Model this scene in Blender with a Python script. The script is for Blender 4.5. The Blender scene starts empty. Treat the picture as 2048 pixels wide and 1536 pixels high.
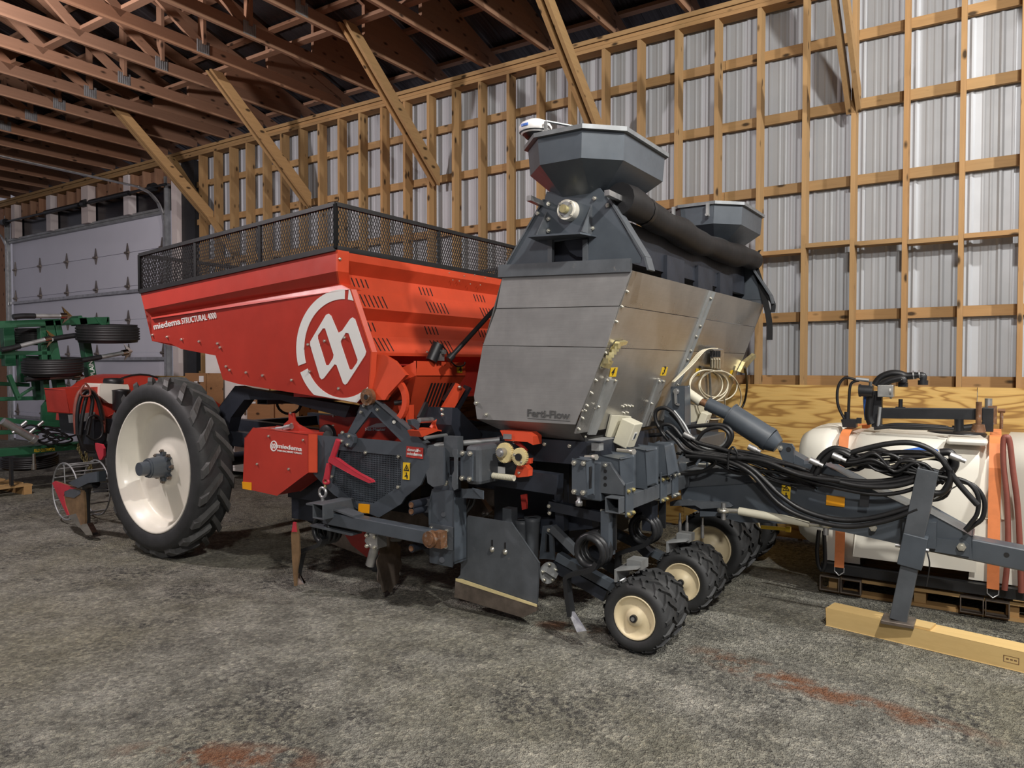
import bpy, math, random
from mathutils import Vector as V, Matrix
from mathutils.geometry import tessellate_polygon
random.seed(7)
S = bpy.context.scene
COL = S.collection
# ---------------------------------------------------------------- camera
F = 1470.0; EYE = 1.6
YAW = math.radians(33.5); PIT = math.atan(38 / 1470)
RT = V((math.cos(YAW), math.sin(YAW), 0))
FW = V((-math.sin(YAW) * math.cos(PIT), math.cos(YAW) * math.cos(PIT), -math.sin(PIT)))
UP = RT.cross(FW)
CAM = V((0, 0, EYE))
cd = bpy.data.cameras.new('camera'); cam = bpy.data.objects.new('camera', cd); COL.objects.link(cam)
cd.sensor_width = 36; cd.lens = F / 2048 * 36; cd.clip_start = .05; cd.clip_end = 200
mw = Matrix((RT, UP, -FW)).transposed().to_4x4(); mw.translation = CAM; cam.matrix_world = mw
S.camera = cam
# ---------------------------------------------------------------- world, lamps, exposure
w = bpy.data.worlds.new('world'); S.world = w; w.use_nodes = True
w.node_tree.nodes['Background'].inputs[0].default_value = (.60, .57, .66, 1)
w.node_tree.nodes['Background'].inputs[1].default_value = .20
def lamp(name, loc, watt, col, r):
    l = bpy.data.lights.new(name, 'POINT'); l.energy = watt; l.color = col; l.shadow_soft_size = r
    o = bpy.data.objects.new(name, l); COL.objects.link(o); o.location = loc; o['kind'] = 'helper'
lamp('ceiling_lamp', (1.0, 1.9, 4.85), 500, (1, .97, .91), .10)
lamp('ceiling_lamp', (2.7, 4.9, 4.75), 500, (1, .98, .94), .08)
lamp('ceiling_lamp', (1.2, -2.8, 4.9), 540, (1, .97, .92), .25)  # soft fill lamp added behind the camera, out of view
lamp('ceiling_lamp', (-7.0, 1.8, 4.5), 350, (1, .91, .92), .12)
try:
    cy = S.cycles; cy.max_bounces = 6; cy.diffuse_bounces = 3; cy.glossy_bounces = 3; cy.transmission_bounces = 2; cy.caustics_reflective = False; cy.caustics_refractive = False
except Exception: pass
S.view_settings.view_transform = 'Standard'; S.view_settings.look = 'None'
S.view_settings.gamma = 1; S.view_settings.use_curve_mapping = False
S.view_settings.exposure = 0.62
# ---------------------------------------------------------------- geometry helpers
def at(x, y, X=None, Y=None, Z=None, pl=None):
    """point of the place seen at photo pixel x,y on a known plane"""
    d = FW + RT * ((x - 1024) / F) - UP * ((y - 768) / F)
    if pl: t = (pl[3] - V(pl[:3]).dot(CAM)) / V(pl[:3]).dot(d)
    elif X is not None: t = (X - CAM.x) / d.x
    elif Y is not None: t = (Y - CAM.y) / d.y
    else: t = (Z - CAM.z) / d.z
    return CAM + d * t
def ats(L, **k): return [at(a, b, **k) for a, b in L]
def frame(d, up=(0, 0, 1)):
    d = V(d).normalized(); up = V(up)
    if abs(d.dot(up.normalized())) > .98: up = V((1, 0, 0)) if abs(d.x) < .9 else V((0, 1, 0))
    s = d.cross(up).normalized(); return d, s, s.cross(d)
class M:
    def __init__(s): s.v = []; s.f = []; s.sm = []
    def add(s, vs, fs, sm=False):
        b = len(s.v); s.v += [V(p) for p in vs]
        for f in fs: s.f.append([b + i for i in f]); s.sm.append(sm)
        return s
    def box(s, c, d, rz=0, rot=None):
        c = V(c); R = rot or Matrix.Rotation(rz, 3, 'Z')
        vs = [c + R @ V((d[0] * i / 2, d[1] * j / 2, d[2] * k / 2)) for i in (-1, 1) for j in (-1, 1) for k in (-1, 1)]
        return s.add(vs, [(0, 1, 3, 2), (4, 6, 7, 5), (0, 4, 5, 1), (2, 3, 7, 6), (0, 2, 6, 4), (1, 5, 7, 3)])
    def b2(s, a, b):
        return s.box([(a[i] + b[i]) / 2 for i in range(3)], [abs(b[i] - a[i]) for i in range(3)])
    def bar(s, p, q, w, h, up=(0, 0, 1)):
        p, q = V(p), V(q); d, sd, u = frame(q - p, up)
        vs = [e + sd * (w * i / 2) + u * (h * j / 2) for e in (p, q) for i, j in ((-1, -1), (1, -1), (1, 1), (-1, 1))]
        return s.add(vs, [(0, 1, 2, 3), (7, 6, 5, 4)] + [(i, i + 4, (i + 1) % 4 + 4, (i + 1) % 4) for i in range(4)])
    def sqtube(s, p, q, w, h, t=.008, up=(0, 0, 1)):
        p, q = V(p), V(q); d, sd, u = frame(q - p, up); C = ((-1, -1), (1, -1), (1, 1), (-1, 1)); vs = []
        for e in (p, q):
            for ww, hh in ((w, h), (w - 2 * t, h - 2 * t)):
                vs += [e + sd * (ww * i / 2) + u * (hh * j / 2) for i, j in C]
        fs = []
        for i in range(4):
            j = (i + 1) % 4
            fs += [(i, i + 8, j + 8, j), (i + 4, j + 4, j + 12, i + 12), (i, j, j + 4, i + 4), (i + 8, i + 12, j + 12, j + 8)]
        return s.add(vs, fs)
    def cyl(s, p, q, r, r2=None, n=16, caps=True):
        p, q = V(p), V(q); d, a, b = frame(q - p); r2 = r if r2 is None else r2
        vs = [e + (a * math.cos(2 * math.pi * i / n) + b * math.sin(2 * math.pi * i / n)) * rr for e, rr in ((p, r), (q, r2)) for i in range(n)]
        s.add(vs, [(i, (i + 1) % n, (i + 1) % n + n, i + n) for i in range(n)], True)
        if caps:
            s.add(vs, [tuple(range(n))[::-1], tuple(range(n, 2 * n))])
        return s
    def tube(s, pts, r, n=8, smooth=True, closed=False):
        if smooth: pts = spline(pts, closed=closed)
        pts = [V(p) for p in pts]; k = len(pts); vs = []; a0 = None
        for i, p in enumerate(pts):
            if closed: t = pts[(i + 1) % k] - pts[i - 1]
            else: t = pts[min(i + 1, k - 1)] - pts[max(i - 1, 0)]
            t = t.normalized()
            if a0 is None: _, a0, _b = frame(t)
            a0 = (a0 - t * a0.dot(t)).normalized(); b = t.cross(a0)
            rr = r[i] if isinstance(r, (list, tuple)) else r
            vs += [p + (a0 * math.cos(2 * math.pi * j / n) + b * math.sin(2 * math.pi * j / n)) * rr for j in range(n)]
        fs = []
        for i in range(k if closed else k - 1):
            o, o2 = i * n, ((i + 1) % k) * n
            fs += [(o + j, o + (j + 1) % n, o2 + (j + 1) % n, o2 + j) for j in range(n)]
        s.add(vs, fs, True)
        if not closed: s.add(vs[:n], [tuple(range(n))[::-1]]); s.add(vs[-n:], [tuple(range(n))])
        return s
    def prism(s, pts, vec, holes=()):
        loops = [[V(p) for p in L] for L in [pts] + list(holes)]; vec = V(vec)
        flat = [p for L in loops for p in L]; n = len(flat)
        tri = tessellate_polygon(loops)
        fs = [tuple(t) for t in tri] + [tuple(i + n for i in t)[::-1] for t in tri]
        o = 0
        for L in loops:
            k = len(L)
            for i in range(k): j = (i + 1) % k; fs.append((o + i, o + j, o + j + n, o + i + n))
            o += k
        return s.add(flat + [p + vec for p in flat], fs)
    def lathe(s, prof, c, axis=(0, 1, 0), n=32, closed=False):
        c = V(c); d, a, b = frame(axis); k = len(prof)
        vs = [c + d * h + (a * math.cos(2 * math.pi * i / n) + b * math.sin(2 * math.pi * i / n)) * r for r, h in prof for i in range(n)]
        rng = range(k) if closed else range(k - 1)
        return s.add(vs, [(o * n + i, o * n + (i + 1) % n, ((o + 1) % k) * n + (i + 1) % n, ((o + 1) % k) * n + i) for o in rng for i in range(n)], True)
    def grid(s, rows, sm=False):
        n = len(rows[0]); vs = [p for r in rows for p in r]
        return s.add(vs, [(i * n + j, i * n + j + 1, (i + 1) * n + j + 1, (i + 1) * n + j) for i in range(len(rows) - 1) for j in range(n - 1)], sm)
    def bolt(s, p, d, r=.011, h=.009):
        p = V(p); d = V(d).normalized(); return s.cyl(p, p + d * h, r, n=6).cyl(p + d * h, p + d * (h * 1.7), r * .55, n=6)
def spline(pts, sub=5, closed=False):
    pts = [V(p) for p in pts]; k = len(pts)
    if k < 3: return pts
    out = []
    for i in range(k if closed else k - 1):
        g = (lambda j: pts[j % k]) if closed else (lambda j: pts[min(max(j, 0), k - 1)])
        a, b, c, d = g(i - 1), g(i), g(i + 1), g(i + 2)
        for q in range(sub):
            t = q / sub
            out.append(.5 * (2 * b + (c - a) * t + (2 * a - 5 * b + 4 * c - d) * t * t + (3 * b - a - 3 * c + d) * t ** 3))
    if not closed: out.append(pts[-1])
    return out
WLOC = {}
def obj(name, m, mat, parent=None, label=None, cat=None, group=None, kind=None, bev=0):
    lo = V([min(p[i] for p in m.v) for i in range(3)]); hi = V([max(p[i] for p in m.v) for i in range(3)])
    c = (lo + hi) / 2
    if parent is None: c.z = lo.z
    me = bpy.data.meshes.new(name); me.from_pydata([p - c for p in m.v], [], m.f)
    me.polygons.foreach_set('use_smooth', m.sm); me.update()
    me.materials.append(MT[mat] if isinstance(mat, str) else mat)
    o = bpy.data.objects.new(name, me); COL.objects.link(o)
    return place(o, c, parent, label, cat, group, kind, bev)
def place(o, c, parent=None, label=None, cat=None, group=None, kind=None, bev=0):
    WLOC[o] = V(c); o.parent = parent; o.location = V(c) - (WLOC[parent] if parent else V())
    if label: o['label'] = label
    if cat: o['category'] = cat
    if group: o['group'] = group
    if kind: o['kind'] = kind
    if bev:
        b = o.modifiers.new('bevel', 'BEVEL'); b.width = bev; b.segments = 2; b.limit_method = 'ANGLE'; b.angle_limit = math.radians(40)
    return o
def empty(name, c, parent=None, label=None, cat=None, group=None, kind=None):
    o = bpy.data.objects.new(name, None); o.empty_display_size = .1; COL.objects.link(o)
    return place(o, c, parent, label, cat, group, kind)
def dup(o, c, parent=None, label=None):
    """one more of an alike piece, sharing its mesh, at world place c"""
    n = o.copy(); COL.objects.link(n); place(n, c, parent)
    if label: n['label'] = label
    return n
def dup_tree(o, delta, parent):
    n = o.copy(); COL.objects.link(n); place(n, WLOC[o] + V(delta), parent)
    for ch in [c for c in WLOC if c.parent is o and c is not n]: dup_tree(ch, delta, n)
    return n
def text(name, s, p, xdir, ydir, size, mat, parent, bold=0, squeeze=1, depth=.0015, spacing=1):
    cu = bpy.data.curves.new(name, 'FONT'); cu.body = s; cu.size = 1; cu.offset = bold; cu.extrude = depth / size; cu.space_character = spacing
    cu.resolution_u = 3
    t = bpy.data.objects.new(name, cu); COL.objects.link(t)
    dg = bpy.context.evaluated_depsgraph_get(); me = bpy.data.meshes.new_from_object(t.evaluated_get(dg)); bpy.data.objects.remove(t)
    xd = V(xdir).normalized(); yd = V(ydir).normalized(); zd = xd.cross(yd); m = M(); p = V(p)
    m.add([p + xd * (q.co.x * size * squeeze) + yd * (q.co.y * size) + zd * (q.co.z * size) for q in me.vertices], [tuple(f.vertices) for f in me.polygons])
    return obj(name, m, mat, parent)
# ---------------------------------------------------------------- materials
MT = {}
def nt(name):
    m = bpy.data.materials.new(name); m.use_nodes = True; t = m.node_tree; b = t.nodes['Principled BSDF']; MT[name] = m
    return m, t, b
def nd(t, ty, **k):
    n = t.nodes.new(ty)
    for a, v in k.items():
        if a.startswith('i_'): n.inputs[a[2:].replace('_', ' ')].default_value = v
        else: setattr(n, a, v)
    return n
def ramp(t, fac, stops):
    r = nd(t, 'ShaderNodeValToRGB'); e = r.color_ramp.elements
    while len(e) < len(stops): e.new(.5)
    for i, (p, c) in enumerate(stops): e[i].position = p; e[i].color = tuple(c) + (1,) if len(c) == 3 else c
    t.links.new(fac, r.inputs[0]); return r.outputs[0]
def mixc(t, fac, a, b, mode='MIX'):
    m = nd(t, 'ShaderNodeMix', data_type='RGBA', blend_type=mode)
    for i, x in ((0, fac), (6, a), (7, b)):
        if hasattr(x, 'is_linked'): t.links.new(x, m.inputs[i])
        elif i == 0: m.inputs[0].default_value = x
        else: m.inputs[i].default_value = tuple(x) + (1,)
    return m.outputs[2]
def coords(t, scale=(1, 1, 1), kind='Object', rnd=False):
    c = nd(t, 'ShaderNodeTexCoord'); mp = nd(t, 'ShaderNodeMapping'); mp.inputs['Scale'].default_value = scale
    t.links.new(c.outputs[kind], mp.inputs[0])
    if rnd:
        oi = nd(t, 'ShaderNodeObjectInfo'); mu = nd(t, 'ShaderNodeMath', operation='MULTIPLY'); mu.inputs[1].default_value = 37
        t.links.new(oi.outputs['Random'], mu.inputs[0]); t.links.new(mu.outputs[0], mp.inputs['Location'])
    return mp.outputs[0]
def noise(t, co, scale, detail=4, rough=.6, dist=0):
    n = nd(t, 'ShaderNodeTexNoise'); n.inputs['Scale'].default_value = scale; n.inputs['Detail'].default_value = detail
    n.inputs['Roughness'].default_value = rough; n.inputs['Distortion'].default_value = dist; t.links.new(co, n.inputs['Vector']); return n.outputs['Fac']
def bump(t, b, h, strength, dist=.01):
    n = nd(t, 'ShaderNodeBump'); n.inputs['Strength'].default_value = strength; n.inputs['Distance'].default_value = dist
    t.links.new(h, n.inputs['Height']); t.links.new(n.outputs[0], b.inputs['Normal'])
def paint(name, col, rough=.45, metal=0, var=.12, scale=6, bmp=0, bscale=60, dirt=None, dcol=(.2, .16, .11), coat=0, rvar=.1):
    m, t, b = nt(name); co = coords(t); n = noise(t, co, scale, 5)
    c = ramp(t, n, [(.3, [x * (1 - var) for x in col]), (.7, [min(1, x * (1 + var)) for x in col])])
    if dirt:
        dm = ramp(t, noise(t, co, scale * 2.3, 6, .7), [(1 - dirt, (0, 0, 0)), (min(1, 1.12 - dirt), (1, 1, 1))]); c = mixc(t, dm, c, dcol)
    t.links.new(c, b.inputs['Base Color']); b.inputs['Metallic'].default_value = metal
    rr = nd(t, 'ShaderNodeMapRange'); rr.inputs['To Min'].default_value = rough - rvar; rr.inputs['To Max'].default_value = rough + rvar
    t.links.new(noise(t, co, scale * 3, 4), rr.inputs[0]); t.links.new(rr.outputs[0], b.inputs['Roughness'])
    if coat: b.inputs['Coat Weight'].default_value = coat; b.inputs['Coat Roughness'].default_value = .15
    if bmp: bump(t, b, noise(t, co, bscale, 3), bmp, .004)
    return m
def wood(name, axis, light, dark, knots=True, ringscale=5., rough=.75):
    m, t, b = nt(name); sc = [1, 1, 1]; sc['xyz'.index(axis)] = .07
    co = coords(t, sc, rnd=True); g = noise(t, co, 34, 6, .65, .6); g2 = noise(t, co, ringscale, 3, .5, 1.2)
    oi = nd(t, 'ShaderNodeObjectInfo')
    c = ramp(t, g, [(.28, dark), (.62, light)]); c2 = ramp(t, g2, [(.35, [x * .72 for x in light]), (.6, light)])
    c = mixc(t, .5, c, c2, 'MULTIPLY'); c = mixc(t, .55, c, light)
    tint = ramp(t, oi.outputs['Random'], [(0, (.78, .74, .70)), (.5, (1, .97, .92)), (1, (1.0, .86, .74))])
    c = mixc(t, .8, c, tint, 'MULTIPLY')
    if knots:
        s3 = [1, 1, 1]; s3['xyz'.index(axis)] = .45
        vo = nd(t, 'ShaderNodeTexVoronoi'); vo.inputs['Scale'].default_value = 9; t.links.new(coords(t, s3, rnd=True), vo.inputs['Vector'])
        k = ramp(t, vo.outputs['Distance'], [(.10, (1, 1, 1)), (.20, (0, 0, 0))]); c = mixc(t, k, c, [x * .22 for x in dark])
    t.links.new(c, b.inputs['Base Color']); b.inputs['Roughness'].default_value = rough; b.inputs['Specular IOR Level'].default_value = .25
    bump(t, b, g, .25, .003)
for a in 'xyz': wood('lumber_' + a, a, (.43, .285, .14), (.235, .14, .065))
for a in 'xyz': wood('truss_lumber_' + a, a, (.37, .225, .15), (.22, .125, .08))
wood('post_white', 'z', (.70, .66, .68), (.6, .55, .57), knots=False)
wood('crate_wood', 'x', (.42, .24, .12), (.26, .14, .07))
wood('pallet_wood', 'x', (.50, .34, .16), (.30, .19, .09))
wood('timber', 'x', (.74, .56, .27), (.60, .42, .17), knots=False)
def plywood():
    m, t, b = nt('plywood'); co = coords(t, (.38, .38, 2.4), rnd=True); n = noise(t, co, 1.6, 3, .5, .8)
    wv = nd(t, 'ShaderNodeMath', operation='MULTIPLY'); wv.inputs[1].default_value = 62; t.links.new(n, wv.inputs[0])
    sn = nd(t, 'ShaderNodeMath', operation='SINE'); t.links.new(wv.outputs[0], sn.inputs[0])
    mr = nd(t, 'ShaderNodeMapRange'); mr.inputs['From Min'].default_value = -1; t.links.new(sn.outputs[0], mr.inputs[0])
    c = ramp(t, mr.outputs[0], [(.0, (.33, .17, .04)), (.22, (.55, .33, .09)), (.7, (.64, .41, .13))])
    fine = noise(t, coords(t, (.05, 1, 1)), 90, 3); c = mixc(t, .25, c, ramp(t, fine, [(.3, (.45, .45, .45)), (.7, (1, 1, 1))]), 'MULTIPLY')
    t.links.new(c, b.inputs['Base Color']); b.inputs['Roughness'].default_value = .6; bump(t, b, mr.outputs[0], .12, .003)
plywood()
def gravel():
    m, t, b = nt('gravel'); co = coords(t)
    big = noise(t, co, .55, 5, .6); mid = noise(t, co, 3.2, 6, .7); fine = noise(t, co, 42, 5, .75)
    vo = nd(t, 'ShaderNodeTexVoronoi'); vo.inputs['Scale'].default_value = 55; vo.inputs['Randomness'].default_value = 1; t.links.new(co, vo.inputs['Vector'])
    vo2 = nd(t, 'ShaderNodeTexVoronoi'); vo2.inputs['Scale'].default_value = 140; t.links.new(co, vo2.inputs['Vector'])
    c = ramp(t, mid, [(.28, (.16, .155, .135)), (.5, (.36, .35, .305)), (.72, (.56, .54, .48))])
    c = mixc(t, ramp(t, big, [(.42, (0, 0, 0)), (.62, (.6, .6, .6))]), c, (.31, .29, .20))
    crumb = ramp(t, noise(t, co, 1.4, 6, .7), [(.48, (0, 0, 0)), (.60, (.85, .85, .85))])
    crumb = mixc(t, 1, crumb, ramp(t, noise(t, co, 26, 4, .8), [(.47, (0, 0, 0)), (.56, (1, 1, 1))]), 'MULTIPLY'); c = mixc(t, crumb, c, (.085, .083, .082))
    st = ramp(t, vo.outputs['Color'], [(.0, (.42, .42, .42)), (.6, (.95, .95, .95)), (1, (1.5, 1.46, 1.38))]); c = mixc(t, .8, c, st, 'MULTIPLY')
    c = mixc(t, .55, c, ramp(t, fine, [(.3, (.35, .35, .35)), (.7, (1.55, 1.55, 1.5))]), 'MULTIPLY')
    # red dirt dropped by the wheels: a trail with its own shape
    sx = nd(t, 'ShaderNodeSeparateXYZ'); tc = nd(t, 'ShaderNodeTexCoord'); t.links.new(tc.outputs['Object'], sx.inputs[0])
    def band(p, q, wd, amt, gate):
        p, q = V(p), V(q); d = (q - p).normalized(); nrm = (-d.y, d.x)
        def lin(a, bb, c0):
            m1 = nd(t, 'ShaderNodeMath', operation='MULTIPLY_ADD'); m1.inputs[1].default_value = a; m1.inputs[2].default_value = c0; t.links.new(sx.outputs[0], m1.inputs[0])
            m2 = nd(t, 'ShaderNodeMath', operation='MULTIPLY_ADD'); m2.inputs[1].default_value = bb; t.links.new(sx.outputs[1], m2.inputs[0]); t.links.new(m1.outputs[0], m2.inputs[2]); return m2.outputs[0]
        mid_ = (p + q) / 2; L = (q - p).length / 2
        u = lin(d.x / L, d.y / L, -(d.x * mid_.x + d.y * mid_.y) / L); v = lin(nrm[0] / wd, nrm[1] / wd, -(nrm[0] * mid_.x + nrm[1] * mid_.y) / wd)
        sq = []
        for z in (u, v):
            k = nd(t, 'ShaderNodeMath', operation='MULTIPLY'); t.links.new(z, k.inputs[0]); t.links.new(z, k.inputs[1]); sq.append(k.outputs[0])
        ad = nd(t, 'ShaderNodeMath', operation='ADD'); t.links.new(sq[0], ad.inputs[0]); t.links.new(sq[1], ad.inputs[1])
        r = ramp(t, ad.outputs[0], [(0, (amt,) * 3), (1, (0, 0, 0))])
        return mixc(t, 1, r, ramp(t, gate, [(.45, (0, 0, 0)), (.58, (1, 1, 1))]), 'MULTIPLY')
    patch = noise(t, co, 5.5, 6, .7)
    for p, q, wd in ((at(1360, 1290, Z=0), at(1720, 1410, Z=0), .16), (at(1480, 1335, Z=0), at(2048, 1500, Z=0), .12), (at(1060, 1245, Z=0), at(1220, 1262, Z=0), .10), (at(200, 1500, Z=0), at(700, 1530, Z=0), .14)):
        p, q = p - V((-8.5, -.8, 0)), q - V((-8.5, -.8, 0)); p.z = q.z = 0; c = mixc(t, band(p, q, wd, .85, patch), c, (.27, .105, .045))
    t.links.new(c, b.inputs['Base Color']); b.inputs['Roughness'].default_value = .85; b.inputs['Specular IOR Level'].default_value = .3
    h = nd(t, 'ShaderNodeMath', operation='ADD'); t.links.new(fine, h.inputs[0]); t.links.new(vo.outputs['Distance'], h.inputs[1])
    h2 = nd(t, 'ShaderNodeMath', operation='ADD'); t.links.new(h.outputs[0], h2.inputs[0]); t.links.new(vo2.outputs['Distance'], h2.inputs[1])
    bump(t, b, h2.outputs[0], 1.0, .02)
gravel()
def brushed(name, col, rough, axis='y', metal=.7):
    m, t, b = nt(name); sc = [1, 1, 1]; sc['xyz'.index(axis)] = .03
    co = coords(t, sc); g = noise(t, co, 160, 4); sm = noise(t, coords(t), 3, 5, .65)
    c = ramp(t, sm, [(.3, [x * .8 for x in col]), (.7, [min(1, x * 1.1) for x in col])])
    c = mixc(t, .2, c, ramp(t, g, [(.3, (.6, .6, .6)), (.7, (1, 1, 1))]), 'MULTIPLY')
    t.links.new(c, b.inputs['Base Color']); b.inputs['Metallic'].default_value = metal
    rr = nd(t, 'ShaderNodeMapRange'); rr.inputs['To Min'].default_value = rough - .1; rr.inputs['To Max'].default_value = rough + .14
    t.links.new(sm, rr.inputs[0]); t.links.new(rr.outputs[0], b.inputs['Roughness']); bump(t, b, g, .06, .002)
brushed('stainless_side', (.33, .325, .32), .42, 'x', .45)
brushed('stainless_front', (.44, .425, .40), .28, 'y', .75)
paint('wall_metal', (.40, .415, .44), .5, .1, .05, 2)
paint('roof_metal', (.035, .03, .032), .45, .4, .3, 3)
paint('roof_metal_plain', (.10, .095, .10), .4, .7, .3, 3)
paint('slate', (.067, .080, .096), .42, 0, .16, 5, dirt=.30, dcol=(.10, .11, .12), coat=.15)
paint('slate_worn', (.082, .091, .102), .5, 0, .2, 7, dirt=.36, dcol=(.17, .165, .155))
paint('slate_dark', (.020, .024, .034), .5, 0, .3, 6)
paint('red', (.46, .038, .023), .42, 0, .10, 3, dirt=.27, dcol=(.54, .08, .055), coat=.2)
paint('orange_lit_red', (.66, .075, .028), .42, 0, .10, 4, coat=.2)  # orange parts share it; on front faces it paints lamplight into the red
paint('binder_red', (.50, .035, .055), .4, 0, .15, 9)
paint('cream', (.80, .76, .66), .40, 0, .05, 4, dirt=.22, dcol=(.6, .53, .40), coat=.2)
paint('cream_small', (.78, .66, .43), .45, 0, .08, 7, dirt=.30, dcol=(.55, .40, .22))
paint('white_paint', (.82, .80, .78), .5, 0, .03, 4)
paint('decal_white', (.84, .84, .82), .45, 0, .02, 4)
paint('door_white', (.70, .70, .79), .5, 0, .05, .6)
paint('tyre', (.030, .031, .032), .62, 0, .25, 8, bmp=.15, bscale=80, dirt=.30, dcol=(.075, .072, .065))
paint('tyre_dusty', (.066, .066, .064), .6, 0, .3, 9, bmp=.2, bscale=90, dirt=.35, dcol=(.11, .105, .095))
paint('worn_grey', (.19, .20, .21), .4, .2, .2, 12)
paint('bronze', (.42, .27, .15), .32, .7, .3, 9)
paint('tyre_black', (.014, .014, .015), .5, 0, .2, 8)
paint('rubber', (.012, .012, .013), .42, 0, .2, 12)
paint('hose_brown', (.25, .075, .055), .5, 0, .15, 12)
paint('hose_white', (.72, .66, .50), .45, 0, .1, 12)
paint('black_steel', (.018, .019, .021), .4, .1, .25, 7)
paint('mesh_black', (.020, .020, .021), .5, .2, .2, 9)
paint('galvanised', (.50, .50, .50), .38, .85, .22, 14)
paint('galv_dull', (.36, .37, .37), .5, .6, .25, 5)
paint('zinc_bolt', (.70, .68, .60), .30, .85, .15, 25)
paint('zinc_yellow', (.66, .58, .30), .35, .8, .2, 20)
paint('chrome', (.72, .72, .72), .14, 1, .08, 10, rvar=.06)
paint('rusty', (.20, .10, .05), .6, .4, .45, 16, dirt=.45, dcol=(.28, .26, .24))
paint('worn_steel', (.24, .20, .17), .42, .8, .35, 9)
paint('yellow', (.80, .52, .02), .5, 0, .05, 8)
paint('amber', (.85, .36, .01), .4, 0, .05, 8)
paint('gear_cream', (.74, .62, .32), .5, 0, .12, 14)
paint('box_ivory', (.66, .63, .50), .5, 0, .06, 8)
paint('label_white', (.78, .78, .76), .5, 0, .04, 8)
paint('ink', (.012, .012, .013), .6, 0, .1, 8)
paint('sign_red', (.50, .04, .03), .5, 0, .1, 8)
paint('ferti_ink', (.10, .10, .10), .5, .3, .1, 8)
paint('poly_white', (.78, .75, .66), .42, 0, .06, 1.6, dirt=.22, dcol=(.66, .60, .46))
paint('strap_orange', (.76, .24, .08), .6, 0, .12, 9)
paint('tarp', (.006, .006, .007), .55, 0, .4, 5, bmp=.6, bscale=7)
paint('green', (.018, .095, .045), .42, 0, .18, 4, dirt=.25, dcol=(.03, .07, .045))
paint('implement_red', (.45, .04, .025), .42, 0, .15, 4)
paint('blue', (.05, .16, .55), .5, 0, .1, 8)
paint('night_glass', (.012, .012, .016), .2, 0, .2, 3)
paint('cardboard', (.33, .21, .12), .8, 0, .1, 4)
paint('aluminium', (.42, .42, .40), .4, .8, .2, 12)
# ================================================================ the building
WY = 7.0
m = M(); m.b2((-26, -9, -.3), (9, 7.4, 0)); obj('floor', m, 'gravel', kind='structure')
wall = empty('wall_back', (-3, 7.1, 0), kind='structure')
# corrugated sheets
def sheet_profile(n, pitch=.203, d=.014):
    out = []
    for k in range(n):
        x = k * pitch
        out += [(x, 0), (x + .016, -d), (x + .030, -d), (x + .046, 0), (x + .092, 0), (x + .102, -.003), (x + .112, -.003), (x + .122, 0), (x + .146, 0), (x + .156, -.003), (x + .166, -.003), (x + .176, 0)]
    out.append((n * pitch, 0)); return out
SW = .203 * 4 + .1
def wall_sheet(x0, z0, z1, sheet=None):
    m = M(); pr_ = sheet_profile(4)
    m.grid([[V((x0 + x, 7.205 + y, z0)) for x, y in pr_], [V((x0 + x, 7.205 + y, z1)) for x, y in pr_]])
    m.grid([[V((x0 + x, 7.207 + y, z1)) for x, y in pr_], [V((x0 + x, 7.207 + y, z0)) for x, y in pr_]])
    return obj('metal_sheet', m, 'wall_metal', wall)
s0 = wall_sheet(2.2, 1.2, 5.06); c0 = WLOC[s0]
for k in range(1, 17): dup(s0, c0 - V((.812 * k, 0, 0)), wall)
# studs
SX = [.135 + .405 * k for k in range(5, -6, -1)] + [-1.89 - .40 * k for k in range(1, 9)] + [-5.09 - .389 * k for k in range(1, 15)]
m = M(); m.b2((SX[0] - .019, 7.0, 0), (SX[0] + .019, 7.14, 4.90)); st = obj('stud', m, 'lumber_z', wall); c0 = WLOC[st]
for x in SX[1:]: dup(st, (x, c0.y, c0.z), wall)
# girts outside the studs
for z in (4.50, 3.90, 3.235, 2.045, 1.46):
    for k in range(3):
        x1 = 2.3 - 4.55 * k - (.9 if z in (3.90, 2.045) and k else 0); x0 = 2.3 - 4.55 * (k + 1) - (.9 if z in (3.90, 2.045) and k < 2 else 0)
        m = M(); m.b2((x0 + .002, 7.14, z - .0445), (x1 - .002, 7.18, z + .0445)); obj('girt', m, 'lumber_x', wall)
for k in range(2, len(SX) - 1):
    m = M(); dz = .02 * (k % 3) - .02 + (.03 if k > 5 else 0)
    m.b2((SX[k + 1] + .02, 7.0, 2.605 + dz), (SX[k] - .02, 7.14, 2.643 + dz)); obj('blocking', m, 'lumber_x', wall)
# plates
for k in range(4):
    for z in (4.90, 4.94):
        m = M(); m.b2((2.4 - 5 * (k + 1) - (1.3 if z > 4.92 and k < 3 else 0) + .001, 6.998, z + .001), (2.4 - 5 * k - (1.3 if z > 4.92 and k else 0), 7.15, z + .039)); obj('top_plate', m, 'lumber_x', wall)
m = M(); m.b2((-17.6, 6.985, 4.985), (2.4, 7.02, 5.03)); obj('ribbon_board', m, 'lumber_x', wall)
for k in range(6):
    m = M(); m.b2((2.3 - 2.44 * (k + 1) + .002, 6.983, .02), (2.3 - 2.44 * k - .002, 6.999, 1.42)); obj('plywood_sheet', m, 'plywood', wall)
# knee braces: two boards either side of a stud
for x in (1.35, -1.08, -3.49, -5.74, -8.02, -10.24):
    for s in (-1, 1):
        m = M(); xx = x + s * .040; m.bar((xx, 7.03, 3.80), (xx, 5.50, 5.13), .038, .10, up=(1, 0, 0)) if False else m.prism([(xx - .019, 7.0, 3.78), (xx - .019, 7.0, 3.98), (xx - .019, 5.62, 5.17), (xx - .019, 5.46, 5.17)], (.038, 0, 0))
        obj('knee_brace', m, 'lumber_y', wall)
m = M(); m.bar((-11.2, 6.96, 4.95), (-9.65, 6.96, 3.3), .038, .10, up=(0, 1, 0)); obj('knee_brace', m, 'lumber_x', wall)
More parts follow.
